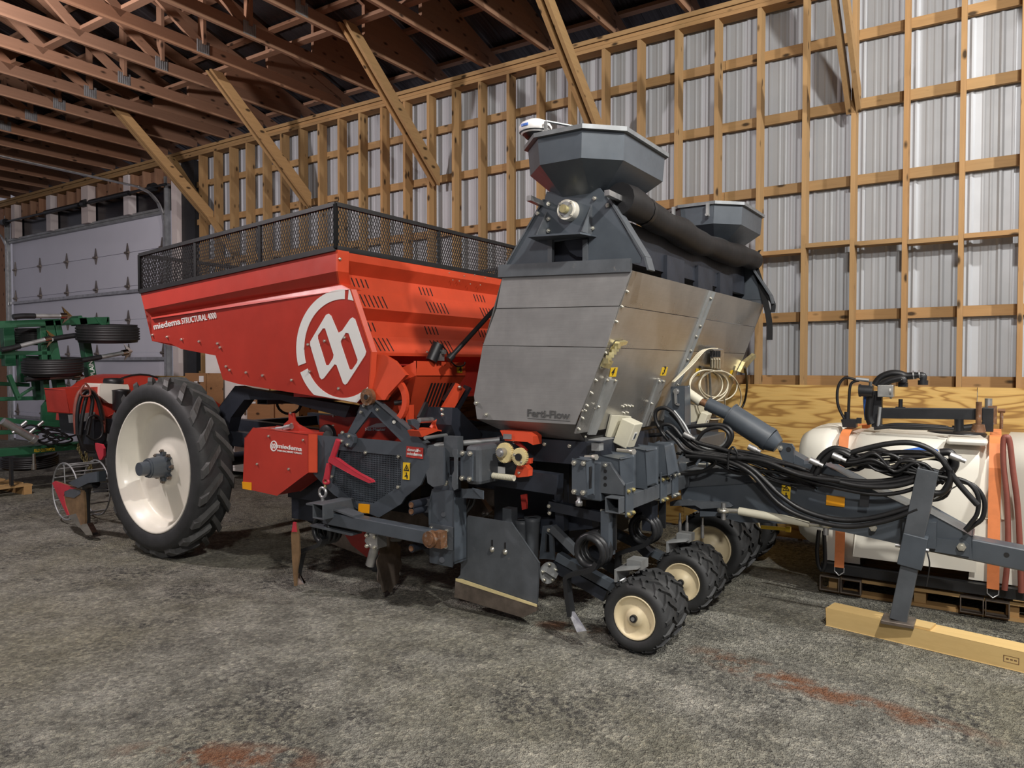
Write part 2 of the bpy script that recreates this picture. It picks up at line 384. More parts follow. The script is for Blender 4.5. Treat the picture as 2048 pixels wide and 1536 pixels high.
# ---------------------------------------------------------------- roof trusses
ceil = empty('ceiling', (-4, 1, 5), kind='structure')
SL = .31; HEEL = 5.22; RIDGE = .3
def topz(y): return HEEL + SL * ((7.05 - y) if y > RIDGE else (7.05 - RIDGE) - (RIDGE - y))
def truss(x):
    g = empty('truss', (x, 1, 5.03), ceil)
    def bd(name, p, q, h=.14, wd=.038, mat='truss_lumber_y'):
        m = M(); m.bar(p, q, wd, h, up=(0, 0, 1)); return obj(name, m, mat, g)
    bd('bottom_chord', (x, 7.1, 5.10), (x, -6, 5.10))
    for a, b in ((7.5, RIDGE), (RIDGE, -6)):
        bd('top_chord', (x, a, topz(a)), (x, b, topz(b)))
    for y in (5.03, 2.2, -1.6):
        bd('web', (x, y, 5.15), (x, y, topz(y) - .05), h=.10, mat='truss_lumber_z')
    for y0, y1 in ((5.03, 3.0), (4.13, 2.2), (2.2, .6), (-1.6, .0)):
        bd('web', (x, y0, 5.13), (x, y1, topz(y1) - .04), h=.10)
    m = M(); m.prism([(x - .022, 7.05, 5.17), (x - .022, 7.05, topz(7.05) - .06), (x - .022, 5.9, topz(5.9) - .06), (x - .022, 5.9, 5.17)], (.044, 0, 0)); obj('heel_gusset', m, 'truss_lumber_y', g)
    for s in (-1, 1):
        m = M(); m.b2((x + s * .019, 4.95, 5.05), (x + s * .021, 5.11, 5.19))
        for k in range(6): m.b2((x + s * .021, 4.955 + k * .026, 5.055), (x + s * .026, 4.967 + k * .026, 5.185))
        obj('gusset_plate', m, 'galv_dull', g)
    return g
t0 = truss(-2.6 + .815)
TX = [-2.6 + .815 * k for k in range(4, -19, -1)]
for x in TX:
    if abs(x - (-2.6 + .815)) > .01: dup_tree(t0, (x + 2.6 - .815, 0, 0), ceil)
for y in (5.65, 4.15, 1.2):
    for k in range(5):
        m = M(); m.b2((1.2 - 3.66 * (k + 1), y - .045, 5.172), (1.2 - 3.66 * k + .3, y + .045, 5.21)); obj('lateral_brace', m, 'truss_lumber_x', ceil)
y = 7.2
while y > -5.5:
    m = M(); z = topz(y) + .075
    m.b2((-17.5, y - .045, z), (1.5, y + .045, z + .038)); obj('purlin', m, 'truss_lumber_x', ceil); y -= .62
def roof_sheet(ya, yb, name='roof_sheet'):
    m = M(); pr_ = sheet_profile(4)
    m.grid([[V((x - .4, ya, topz(ya) + .13 - y_)) for x, y_ in pr_], [V((x - .4, yb, topz(yb) + .13 - y_)) for x, y_ in pr_]])
    return obj(name, m, 'roof_metal', ceil)
for ya, yb in ((7.7, RIDGE), (RIDGE, -6.2)):
    r0 = roof_sheet(ya, yb); c0 = WLOC[r0]
    for k in range(-2, 22):
        if k: dup(r0, c0 - V((.812 * k, 0, 0)), ceil)
ceil.location.z += .035
# ---------------------------------------------------------------- overhead door with its tracks, in the same wall
door = empty('door_1', (-14.6, 7.2, 0), kind='structure')
DX0, DX1 = -17.45, -11.78
zs = [0.02, .66, 1.28, 1.67, 2.30, 2.93, 3.57, 4.20]; zs = [.02 + (4.20 - .02) / 7 * k for k in range(8)]
for k in range(7):
    m = M(); m.b2((DX0, 7.20, zs[k] + .004), (DX1, 7.245, zs[k + 1] - .004)); obj('door_section', m, 'door_white', door)
    if k:
        for j in range(6):
            x = DX0 + .12 + (DX1 - DX0 - .24) * j / 5
            m = M(); z = zs[k]; m.prism([(x - .055, 7.19, z + .015), (x + .055, 7.19, z + .015), (x + .010, 7.19, z + .17), (x - .010, 7.19, z + .17)], (0, .004, 0))
            m.prism([(x - .055, 7.19, z - .015), (x + .055, 7.19, z - .015), (x + .010, 7.19, z - .13), (x - .010, 7.19, z - .13)], (0, .01, 0))
            m.cyl((x - .06, 7.18, z), (x + .06, 7.18, z), .022, n=8); obj('hinge', m, 'worn_steel', door)
    if k in (1, 3, 5):
        m = M(); m.sqtube((DX0, 7.165, zs[k] - .10), (DX1, 7.165, zs[k] - .10), .05, .05, .006); obj('strut', m, 'galvanised', door)
m = M(); m.b2((DX0, 7.12, 4.16), (DX1, 7.20, 4.24)); m.b2((DX0, 7.10, 4.20), (DX1, 7.12, 4.24)); obj('strut', m, 'galv_dull', door)
for x in (DX0 - .06, DX1 + .06):
    pts = [(x, 7.12, .02), (x, 7.12, 3.95), (x, 7.10, 4.12), (x, 7.02, 4.30), (x, 6.87, 4.44), (x, 6.66, 4.50), (x, 6.3, 4.505), (x, 2.5, 4.56)]
    m = M()
    for a, b in zip(pts[:-1], pts[1:]): m.bar(a, b, .055, .022, up=(1, 0, 0) if False else (0, .3, 1) if abs(a[2] - b[2]) < .3 else (0, 1, 0))
    m.tube([V(p) + V((.03 if x > -14 else -.03, 0, 0)) for p in pts], .012, 6); obj('track', m, 'galvanised', door)
    m = M(); m.b2((x - .01 + (.05 if x > -14 else -.05), 7.10, 0), (x + .02 + (.05 if x > -14 else -.05), 7.2, 4.75)); obj('track_bracket', m, 'galv_dull', door)
m = M(); m.cyl((DX0 - .3, 7.02, 4.58), (DX1 + .3, 7.02, 4.58), .022, n=10)
for x in (DX0 + .1, -14.1, DX1 - .1): m.cyl((x - .06, 7.02, 4.58), (x + .06, 7.02, 4.58), .07, n=14)
m.cyl((-15.6, 7.02, 4.58), (-14.3, 7.02, 4.58), .042, n=12); m.cyl((-13.9, 7.02, 4.58), (-12.6, 7.02, 4.58), .042, n=12)
obj('spring_shaft', m, 'black_steel', door)
for x, wd in ((-17.0, .15), (-15.5, .17), (-14.12, .24), (-12.72, .16), (-11.28, .15)):
    m = M(); z0 = 4.22 if x < -11.5 else .02; m.b2((x - wd / 2, 7.03, z0), (x + wd / 2, 7.17, 4.98)); obj('white_post', m, 'post_white', door)
m = M(); m.b2((-17.5, 7.19, 4.2), (-11.6, 7.22, 4.62)); obj('transom_pane', m, 'night_glass', door)
m = M(); m.b2((-18.0, 7.19, 4.62), (-11.2, 7.23, 5.05)); obj('header_board', m, 'truss_lumber_x', door)
for k in range(17):
    x = -17.4 + .37 * k; m = M(); m.b2((x - .019, 7.05, 4.6), (x + .019, 7.19, 4.90)); obj('cripple_stud', m, 'truss_lumber_z', door)
m = M(); m.b2((-11.18, 7.1, 0), (-10.82, 7.24, 4.9)); obj('jamb', m, 'black_steel', door)
wl = empty('wall_left', (-19, 7.1, 0), kind='structure')
for k in range(6):
    m = M(); x = -17.6 - .5 * k; m.b2((x - .49, 7.1, 0), (x, 7.16, 4.9)); obj('wall_board', m, 'truss_lumber_z', wl)
# ================================================================ potato planter
PL = empty('potato_planter', (-3.6, 5.0, 0), label='red and dark grey potato planter with steel fertiliser box and drawbar', cat='planter')
YC = 5.02
def Zm(p): return V((p[0], 2 * YC - p[1], p[2]))   # mirror across the machine's middle
def bolts(parent, pts, d, r=.012, mat='zinc_bolt', name='bolt'):
    b0 = None
    for p in pts:
        p = V(p)
        if b0 is None:
            m = M(); m.bolt(p, d, r, r * .8); b0 = obj(name, m, mat, parent); off = WLOC[b0] - p
        else: dup(b0, p + off, parent)
def clip(poly, lines):
    for (x1, y1), (x2, y2) in lines:     # keep the side left of p1->p2 in pixel coords (y down)
        out = []; s = lambda p: (x2 - x1) * (p[1] - y1) - (y2 - y1) * (p[0] - x1)
        for i, p in enumerate(poly):
            q = poly[(i + 1) % len(poly)]; a, b = s(p), s(q)
            if a >= 0: out.append(p)
            if (a >= 0) != (b >= 0): t = a / (a - b); out.append((p[0] + (q[0] - p[0]) * t, p[1] + (q[1] - p[1]) * t))
        poly = out
    return poly
def textfit(name, s, p0, p1, capx, mat, parent, bold=0, lift=.002, flip=None, **pk):
    """lettering along photo pixels p0->p1 with capitals capx pixels high, on a plane"""
    P0 = at(*p0, **pk); P1 = at(*p1, **pk); Pu = at(p0[0], p0[1] - capx, **pk)
    xd = (P1 - P0); L = xd.length; xd.normalize(); u = Pu - P0; u -= xd * u.dot(xd); h = u.length; u.normalize()
    n = xd.cross(u)
    if n.dot(CAM - P0) < 0: n = -n
    o = text(name, s, P0 + n * lift, xd, u, h / .7, mat, parent, bold)
    w_ = o.dimensions
    vs = o.data.vertices; xs = [v.co.dot(xd) for v in vs]; raw = max(xs) - min(xs); k = L / raw; mn = min(xs)
    c = WLOC[o]
    for v in vs: v.co += xd * ((v.co.dot(xd) - mn) * (k - 1))
    sh = (P0 - c).dot(xd) - mn
    for v in vs: v.co += xd * sh
    return o
# ---------------------------------------------------------------- seed hopper
MP = (0, 1, .1375, 3.53 + .1375 * 2.13)            # sloping main side panel of the hopper
rows = [((281, 586), (672, 500), 3.50), ((289, 619), (671.7, 542.6), 3.495), ((301, 630), (676, 567.5), 3.56), ((302.5, 638), (698, 579), 3.53)]
RW = [(at(*l, Y=y), at(*r, Y=y)) for l, r, y in rows]
main_px = [(302.5, 638), (304, 682), (342, 687.6), (362.5, 698), (431, 711), (446, 759.4), (477, 768), (714, 806), (736, 781), (741, 704), (699.5, 579)]
main3 = ats(main_px, pl=MP)
m = M(); m.grid([[a, b] for a, b in RW]); m.prism(main3, (0, .012, .0))
H = obj('seed_hopper', m, 'red', PL)
# far side and back, so the hopper is a closed bin
m = M(); m.grid([[Zm(a), Zm(b)] for a, b in RW][::-1]); m.prism([Zm(p) for p in main3], (0, -.012, 0)); obj('far_panel', m, 'red', H)
L0, L1 = RW[0][0], Zm(RW[0][0]); b0, b1 = main3[1], Zm(main3[1])
m = M(); m.add([L0, L1, b1, b0], [(0, 1, 2, 3)]); lo = [main3[4], main3[5]]
m.add([main3[1], Zm(main3[1]), Zm(main3[4]), main3[4]], [(0, 1, 2, 3)]); m.add([main3[4], Zm(main3[4]), Zm(main3[5]), main3[5]], [(0, 1, 2, 3)])
m.add([main3[5], Zm(main3[5]), Zm(main3[7]), main3[7]], [(0, 1, 2, 3)]); obj('rear_panel', m, 'red', H)
# ribbed front face
FX = RW[0][1].x
prof = [(500, .0), (521, .0), (545, -.075), (571, -.055), (611, .0), (634, -.075), (667, -.05), (703, .015)]
edge = lambda y: 672 + (y - 500) * (741 - 672) / 204 if y > 560 else 674
front = []
for y, dx in prof:
    z = at(edge(y), y, Y=3.55).z; yy = max(3.508, 3.53 + .1375 * (2.13 - z)) + .014 + (.05 if 530 < y < 575 else 0); front.append((FX + .012 + dx, yy, z))
m = M(); m.grid([[V(p), V((p[0], 2 * YC - p[1], p[2]))] for p in front])
FP = obj('front_panel', m, 'orange_lit_red', H)  # brighter than the side's red: light on the front put into the colour
m = M(); p = front[-1]; m.b2((p[0] - .05, p[1], p[2] - .022), (p[0] + .012, 2 * YC - p[1], p[2])); obj('front_flange', m, 'orange_lit_red', H)
m = M(); p = main3[-2]; m.prism([main3[-1] + V((.004, -.002, 0)), main3[-2] + V((.004, -.002, 0)), main3[-3] + V((.004, -.002, 0)), main3[-3] + V((.02, .03, 0)), main3[-2] + V((.02, .03, 0)), main3[-1] + V((.02, .03, 0))], (.012, 0, 0)); obj('corner_flange', m, 'orange_lit_red', H)
m = M(); m.b2((FX - .7, 3.72, 1.36), (FX - .16, 6.3, 1.72)); obj('hopper_floor', m, 'sign_red', H)
m = M(); ed = [b for a, b in RW] + [main3[-1]]; m.grid([[p + V((0, 0, 0)), p + V((.004, .10, 0))] for p in ed]); m.grid([[p + V((.02, .10, 0)), p + V((.016, 0, 0))] for p in ed]); m.grid([[p, p + V((.016, 0, 0))] for p in ed]); obj('corner_seam', m, 'orange_lit_red', H)
# vent slots in the front face: rows of slits
def slots(y0, y1, y, n, w0, dxp):
    z0, z1 = [front_z(q) for q in (y0, y1)]
    for k in range(n):
        yy = y + k * w0
        m = M(); xa, xb = front_x(z1), front_x(z0)
        m.prism([(xb + .003, yy + .010, z0), (xb + .003, yy + .020, z0), (xa + .003, yy + .040, z1), (xa + .003, yy + .030, z1)], (-.004, 0, 0)); obj('vent_slot', m, 'ink', FP)
def front_z(py): return at(edge(py), py, Y=3.55).z
def front_x(z):
    for a, b in zip(front[:-1], front[1:]):
        if a[2] >= z >= b[2]: return a[0] + (b[0] - a[0]) * (a[2] - z) / (a[2] - b[2])
    return FX
for yb in (3.68, 4.40, 5.12):
    slots(551, 567, yb, 4, .045, 0); slots(582, 607, yb + .05, 6, .045, 0); slots(638, 657, yb + .07, 4, .045, 0); slots(671, 699, yb + .10, 6, .045, 0)
bolts(H, [at(x, y, pl=MP) for x, y in ((306, 670), (335, 674), (364, 679), (399, 683), (436, 687), (441, 695), (453, 733), (460, 740), (493, 745), (526, 751), (584, 760), (650, 682), (690, 675), (620, 743), (678, 777), (617, 689))], (0, -1, 0), .011)
bolts(H, [at(x, y, X=FX + .02) for x, y in ((679, 518), (703, 580), (712, 605), (730, 668), (733, 669), (745, 699), (853, 704), (750, 725), (748, 766))], (1, 0, 0), .011)
bolts(H, [at(x, y, X=FX + .012) for x, y in ((905, 560), (918, 562), (928, 552), (940, 568), (949, 550), (960, 570), (898, 546), (970, 556))], (1, 0, 0), .006)
# lettering and emblem on the side
textfit('lettering', 'miedema', (309, 659), (362, 648), 12, 'decal_white', H, bold=.012, pl=MP, lift=.003)
textfit('lettering', 'STRUCTURAL 4000', (365, 648), (434, 636.5), 12, 'decal_white', H, bold=.0, pl=MP, lift=.003)
zz = lambda x, y: (260 + x / 3.4133, 380 + y / 3.4133)
lines = [(zz(1640, 1105), zz(1500, 676)), (zz(1622, 1372), zz(1640, 1105)), (zz(1550, 1452), zz(1622, 1372)), (zz(1200, 1388), zz(1550, 1452))]
lines = [(b, a) for a, b in lines] if False else lines
def arc(t0, t1):
    c = lambda t, rx, ry: zz(1457 + rx * math.cos(math.radians(t)), 1082 - ry * math.sin(math.radians(t)))
    ts = [t0 + (t1 - t0) * i / 24 for i in range(25)]
    return [c(t, 320, 404) for t in ts] + [c(t, 267, 337) for t in ts[::-1]]
cx, cy = zz(1400, 1080)
good = []
for a, b in lines:
    s_ = (b[0] - a[0]) * (cy - a[1]) - (b[1] - a[1]) * (cx - a[0]); good.append((a, b) if s_ >= 0 else (b, a))
for a, b in ((88, 197), (204, 322), (83, 55)):
    poly = clip(arc(a, b), good)
    if len(poly) > 2:
        m = M(); m.prism([p + V((0, -.0032, 0)) for p in ats(poly, pl=MP)], (0, .003, 0)); obj('emblem_ring', m, 'decal_white', H)
outer = [(1232, 1035), (1340, 852), (1358, 845), (1374, 858), (1424, 975), (1450, 960), (1505, 880), (1520, 870), (1538, 882), (1613, 1105), (1606, 1130), (1484, 1320), (1470, 1330), (1456, 1318), (1412, 1195), (1398, 1190), (1325, 1285), (1310, 1293), (1298, 1280), (1232, 1060)]
h1 = [(1283, 995), (1318, 945), (1334, 945), (1392, 1125), (1388, 1148), (1358, 1196), (1340, 1196), (1284, 1015)]
h2 = [(1442, 1030), (1474, 975), (1494, 978), (1556, 1160), (1550, 1180), (1518, 1226), (1500, 1224), (1442, 1050)]
m = M(); f = lambda L: [p + V((0, -.0032, 0)) for p in ats([zz(*q) for q in L], pl=MP)]
m.prism(f(outer), (0, .003, 0), [f(h1), f(h2)]); obj('emblem', m, 'decal_white', H)
# ---------------------------------------------------------------- expanded metal guard round the hopper top
c0, c1, c2, c3 = [V(p) for p in (RW[0][0], RW[0][1], Zm(RW[0][1]), Zm(RW[0][0]))]
def topof(p, z): return V((p.x, p.y, p.z + z))
hts = [at(283, 510, Y=3.5).z - c0.z, at(668, 409, Y=3.5).z - c1.z]
tops = [topof(c0, hts[0]), topof(c1, hts[1]), topof(c2, hts[1]), topof(c3, hts[0])]
lows = [topof(p, .012) for p in (c0, c1, c2, c3)]
G = None
for i in range(4):
    a, b, ta, tb = lows[i], lows[(i + 1) % 4], tops[i], tops[(i + 1) % 4]
    for p, q, h in ((a, b, .035), (ta, tb, .028)):
        m = M(); m.bar(p, q, .03, h)
        if G is None: G = obj('hopper_guard', m, 'mesh_black', PL)
        else: obj('guard_rail', m, 'mesh_black', G)
    npost = 3
    for k in range(npost + 1):
        t = k / npost if i != 1 else (0, .36, .72, 1)[k]
        m = M(); m.bar(a.lerp(b, t), ta.lerp(tb, t), .022 if 0 < k < npost else .032, .022, up=(1, .3, 0)); obj('guard_post', m, 'mesh_black', G)
    # diamond mesh
    m = M(); Ln = (b - a).length; n = int(Ln / .026); d = (b - a) / Ln; nv = d.cross(V((0, 0, 1)))
    P = lambda u, v: (a.lerp(b, u)).lerp(ta.lerp(tb, u), v)
    rowsn = 12
    for k in range(-rowsn // 2 - 1, n + rowsn // 2 + 1):
        for s in (-1, 1):
            u0 = k / n; u1 = u0 + s * (rowsn / 2) / n; v0, v1 = 0, 1
            if u0 == u1: continue
            def cl(u, v, uu, vv):
                if u < 0: return 0, v + (vv - v) * (0 - u) / (uu - u)
                if u > 1: return 1, v + (vv - v) * (1 - u) / (uu - u)
                return u, v
            if max(u0, u1) <= 0 or min(u0, u1) >= 1: continue
            A = cl(u0, v0, u1, v1); B = cl(u1, v1, u0, v0)
            m.bar(P(*A), P(*B), .0045, .004, up=tuple(nv))
    obj('mesh_screen', m, 'mesh_black', G, kind='stuff')
# ---------------------------------------------------------------- transport wheels
def big_wheel(X0, Y0, s):
    """s=+1: outer face towards -Y"""
    c = V((X0, Y0, 0)); c.z = .750; ax = (0, s, 0)
    m = M(); prof = [(.535, .02), (.55, .004), (.585, -.012), (.635, -.016), (.68, -.004), (.70, .02), (.707, .06), (.71, .145), (.707, .23), (.70, .27), (.68, .294), (.635, .306), (.585, .302), (.55, .286), (.535, .27)]
    m.lathe(prof, c, ax, 56); T = obj('transport_wheel', m, 'tyre', PL)
    m = M(); m.lathe([(.538, .035), (.549, .006), (.543, .0), (.531, .004), (.522, .03), (.503, .042), (.498, .085), (.470, .105), (.466, .15), (.455, .165), (.425, .17), (.20, .145), (.165, .14), (.155, .125), (.0, .125)], c, ax, 56); obj('rim', m, 'cream', T)
    m = M(); m.cyl(c + V(ax) * .13, c + V(ax) * -.02, .095, .082, 20); m.cyl(c + V(ax) * -.02, c + V(ax) * -.10, .062, .055, 20); m.cyl(c + V(ax) * -.02, c + V(ax) * -.035, .076, n=20)
    for k in range(8):
        a = k * math.pi / 4; m.bar(c + V((math.cos(a) * .06, s * .10, math.sin(a) * .06)), c + V((math.cos(a) * .125, s * .11, math.sin(a) * .125)), .04, .03, up=(0, 1, 0))
    obj('hub', m, 'slate', T)
    for k in range(8):
        a = k * math.pi / 4 + .05; p = c + V((math.cos(a) * .128, s * .112, math.sin(a) * .128)); m = M(); m.bolt(p, (0, -s, 0), .017, .018); obj('wheel_nut', m, 'worn_steel', T)
    # chevron lugs
    N = 20; base = [None, None]
    def lugmesh(side):
        m = M(); sec = []
        for i in range(6):
            t = i / 5; y = .002 + .15 * t if side == 0 else .288 - .15 * t
            th = .27 * t ** .9; w_ = .037 - .009 * t; hgt = (.66 if i == 0 else .750)
            lo = .655 if i == 0 else .70
            sec.append((y, th, w_, lo, hgt if i else .715))
        rowsP = []
        for y, th, w_, lo, hi_ in sec:
            dth = w_ / .7
            rowsP.append([V(((math.cos(th + d) * r), s * y, (math.sin(th + d) * r))) for d, r in ((-dth * 1.25, lo), (-dth * .85, hi_), (dth * .85, hi_), (dth * 1.25, lo))])
        m.grid(rowsP); m.add(rowsP[0], [(0, 1, 2, 3)]); m.add(rowsP[-1], [(3, 2, 1, 0)])
        return m
    for side in (0, 1):
        g = lugmesh(side); c_ = V((0, 0, 0))
        me = bpy.data.meshes.new('tyre_lug'); me.from_pydata([tuple(p) for p in g.v], [], g.f); me.materials.append(MT['tyre_dusty']); me.update()
        for k in range(N):
            o = bpy.data.objects.new('tyre_lug', me); COL.objects.link(o); place(o, c, T); o.rotation_euler = (0, -(k + .5 * side) * 2 * math.pi / N, 0)
    return T
W1 = big_wheel(-5.83, 3.40, 1)
W2 = big_wheel(-5.83, 2 * YC - 3.40, -1)
m = M(); m.cyl((-5.83, 3.5, .742), (-5.83, 6.5, .742), .06, n=14); obj('axle', m, 'slate_dark', PL)
for s in (0, 1):
    f = (lambda p: p) if s == 0 else Zm
    pts = ats([(700, 812), (484, 776), (470, 772), (432, 822), (404, 900), (445, 905), (462, 835), (489, 799), (560, 800), (690, 835)], Y=3.80)
    m = M(); m.prism([f(p) for p in pts], (0, .10 if s == 0 else -.10, 0)); obj('axle_arm', m, 'slate_dark', PL, bev=.006)
# chassis rails and cross tubes that carry hopper and planting units
for y in (3.85, 4.5, 5.5, 6.15):
    m = M(); m.bar((-6.3, y, 1.02), (-2.2, y, .88), .08, .12); obj('chassis_rail', m, 'slate_dark', PL)
for x, z in ((-6.2, 1.0), (-5.0, .98), (-4.2, .96)):
    m = M(); m.bar((x, 3.75, z), (x, 6.3, z), .1, .1); obj('cross_tube', m, 'slate_dark', PL)
m = M(); a, b = at(523, 826, Y=3.95), at(560, 826, Y=3.95); m.sqtube((a.x + .05, 3.92, 1.33), (a.x + .05, 6.1, 1.33), .13, .11, .008, up=(0, 0, 1)); obj('cross_tube', m, 'slate', PL)
# planting units seen through the gaps
for k, y in enumerate((4.05, 4.72, 5.4, 6.1)):
    m = M(); m.b2((-4.7, y - .18, .55), (-4.15, y + .18, 1.0)); m.lathe([(.02, -.03), (.3, -.03), (.32, 0), (.3, .03), (.02, .03)], (-4.55, y, .62), (0, 1, 0), 20); m.b2((-4.8, y - .06, .35), (-4.1, y + .06, .6))
    obj('planting_unit', m, 'slate_dark', PL)
    m = M(); m.prism([(-4.5, y - .03, .45), (-3.95, y - .03, .45), (-3.8, y - .03, .28), (-4.0, y - .03, .14), (-4.45, y - .03, .2)], (0, .06, 0)); obj('furrow_opener', m, 'worn_steel', PL)
# ---------------------------------------------------------------- planter: guards, chute, front corner of the seed unit
def plate(name, px, mat, parent, th=.012, holes=(), bev=0, **pk):
    P = ats(px, **pk); vec = V((0, th, 0)) if 'X' not in pk else V((-th, 0, 0))
    if 'Z' in pk: vec = V((0, 0, -th))
    m = M(); m.prism(P, vec, [ats(h, **pk) for h in holes]); return obj(name, m, mat, parent, bev=bev)
def rod(name, p, q, r, mat, parent, n=14, r2=None):
    m = M(); m.cyl(p, q, r, r2, n); return obj(name, m, mat, parent)
def bar(name, p, q, w_, h, mat, parent, up=(0, 0, 1), bev=0):
    m = M(); m.bar(p, q, w_, h, up); return obj(name, m, mat, parent, bev=bev)
# red drive guard with the maker's lettering
RG = plate('drive_guard', [(506.5, 856), (617, 869), (617, 945), (554, 990.5), (486, 975.5), (490, 875.7)], 'red', PL, .22, Y=3.60, bev=.004)
m = M(); P = ats([(617, 868.5), (617, 945)], Y=3.598); m.prism([P[0], P[1], P[1] + V((.05, .03, 0)), P[0] + V((.05, .03, 0))], (0, .01, 0)); obj('guard_edge', m, 'orange_lit_red', RG)
plate('reflector', [(484, 963.5), (502.5, 965), (502.5, 980.5), (485, 977.5)], 'amber', RG, .003, Y=3.596)
bolts(RG, ats([(538, 872), (607, 880), (515, 928), (578, 938)], Y=3.6), (0, -1, 0), .010)
textfit('lettering', 'miedema', (555.5, 895.5), (604, 902.5), 8.5, 'decal_white', RG, bold=.012, Y=3.6)
textfit('lettering', 'FARM MACHINERY FOR LIFE', (555, 902.5), (604, 908.5), 3.2, 'decal_white', RG, bold=.0, Y=3.6)
m = M(); c = (547.3, 892); N = 20
ring = lambda rx, ry: [(c[0] + rx * math.cos(2 * math.pi * i / N), c[1] + ry * math.sin(2 * math.pi * i / N)) for i in range(N)]
m.prism(ats(ring(7, 10.8), Y=3.598), (0, .002, 0), [ats(ring(5, 8.6), Y=3.598)]); obj('emblem_ring', m, 'decal_white', RG)
for dx in (-2.1, 1.5):
    m = M(); m.prism(ats([(c[0] + dx - 2.2, 892), (c[0] + dx + .3, 886.5), (c[0] + dx + 2.6, 892), (c[0] + dx + .4, 898)], Y=3.598), (0, .002, 0), [ats([(c[0] + dx - .9, 892), (c[0] + dx + .2, 889.5), (c[0] + dx + 1.2, 892), (c[0] + dx + .3, 894.8)], Y=3.598)]); obj('emblem', m, 'decal_white', RG)
# red lever bracket and the small hydraulic fitting on top of the guard
LB = plate('lever_bracket', [(577, 826), (588, 826), (590, 841), (597, 849), (637, 869), (618, 867), (566, 858), (568, 848), (577, 840)], 'red', PL, .012, Y=3.72)
bolts(LB, ats([(582, 826), (584, 848)], Y=3.72), (0, -1, 0), .010)
m = M(); a, b, c_ = ats([(553, 858), (570, 856), (583, 853)], Y=3.68); m.cyl(a, b, .016, n=10); m.cyl(b, c_, .022, n=10); m.cyl(at(536, 858, Y=3.7), a, .009, n=8); obj('hydraulic_fitting', m, 'galvanised', PL)
m = M(); m.lathe([(.03, -.02), (.075, -.02), (.08, -.01), (.06, 0), (.08, .01), (.075, .02), (.03, .02), (.03, -.02)], at(655, 870, Y=3.8), (0, 1, 0), 24); m.cyl(at(655, 870, Y=3.75), at(655, 870, Y=3.9), .032, n=14); obj('pulley', m, 'black_steel', PL)
# red hood behind the frame
HD = plate('ridging_hood', [(638, 830), (790, 838), (822, 880), (800, 893), (640, 872)], 'red', PL, .02, Y=3.95)
textfit('lettering', 'Hill-Master', (731.5, 861.5), (772, 861.5), 6, 'decal_white', HD, bold=.02, Y=3.95)
plate('emblem', [(733, 855), (752, 847), (768, 846), (772, 854), (758, 855)], 'decal_white', HD, .002, Y=3.947)
bolts(HD, ats([(668, 832), (667, 851)], Y=3.95), (0, -1, 0), .010)
# dark grey A frame and belt guard
AF = plate('side_frame', [(726, 806), (731, 797), (748, 795), (863, 893), (863, 935), (853, 944), (841, 970), (811, 994), (802, 1008), (758, 1035), (714, 1018), (668, 990), (648, 971), (625, 946), (625, 870), (690, 875)],
           'slate', PL, .016, holes=[[(743, 823), (804, 884), (711, 876), (709, 868)], [(677, 900), (802, 912), (801, 970), (746, 1007), (708, 1003), (664, 966)]], Y=3.66)
m = M(); m.bar(at(748, 795, Y=3.655), at(863, 893, Y=3.655), .05, .008, up=(1, 0, 1.2)); obj('frame_flange', m, 'slate_worn', AF)
mp = ats([(677, 900), (802, 912), (801, 970), (746, 1007), (708, 1003), (664, 966)], Y=3.668)
m = M(); m.prism([p + V((0, .05, 0)) for p in mp], (0, .004, 0)); obj('guard_back', m, 'slate_dark', AF)
def inside(lo, hi, ax, val):
    xs = []
    for i in range(len(mp)):
        p, q = mp[i], mp[(i + 1) % len(mp)]; a, b = p[ax], q[ax]
        if (a - val) * (b - val) < 0: t = (val - a) / (b - a); xs.append(p.lerp(q, t))
    return xs[:2] if len(xs) >= 2 else None
m = M()
for ax in (0, 2):
    lo = min(p[ax] for p in mp); hi = max(p[ax] for p in mp); v = lo + .006
    while v < hi:
        r = inside(lo, hi, ax, v)
        if r: m.bar(r[0], r[1], .0045, .003, up=(0, 1, 0))
        v += .0145
obj('mesh_screen', m, 'slate', AF, kind='stuff')
bolts(AF, ats([(729, 811), (747, 804), (723, 824), (756, 819), (732, 905), (798, 913), (797, 974), (665, 953)], Y=3.66), (0, -1, 0), .013)
m = M(); m.cyl(at(788, 844, Y=3.655), at(788, 844, Y=3.64), .012, n=12); obj('bush', m, 'zinc_bolt', AF)
m = M(); p = at(733, 794, Y=3.60); m.cyl(p, p + V((0, .03, 0)), .058, n=20); m.cyl(p + V((0, .03, 0)), p + V((0, .40, 0)), .042, n=20); m.cyl(p + V((0, -.006, 0)), p + V((0, .0, 0)), .03, n=16); obj('pivot_tube', m, 'rusty', AF)
m = M(); m.cyl(p + V((0, -.010, 0)), p + V((0, -.004, 0)), .018, n=14); obj('pivot_bore', m, 'ink', AF)
sg = plate('sign', [(813, 892), (846.5, 896), (845.5, 918), (812, 914)], 'sign_red', AF, .003, Y=3.655)
textfit('lettering', 'dewulf~', (815, 901.5), (842, 904.5), 6, 'label_white', sg, bold=.02, Y=3.655); textfit('lettering', 'miedema', (814.5, 909.5), (844.5, 912.5), 6, 'label_white', sg, bold=.02, Y=3.655)
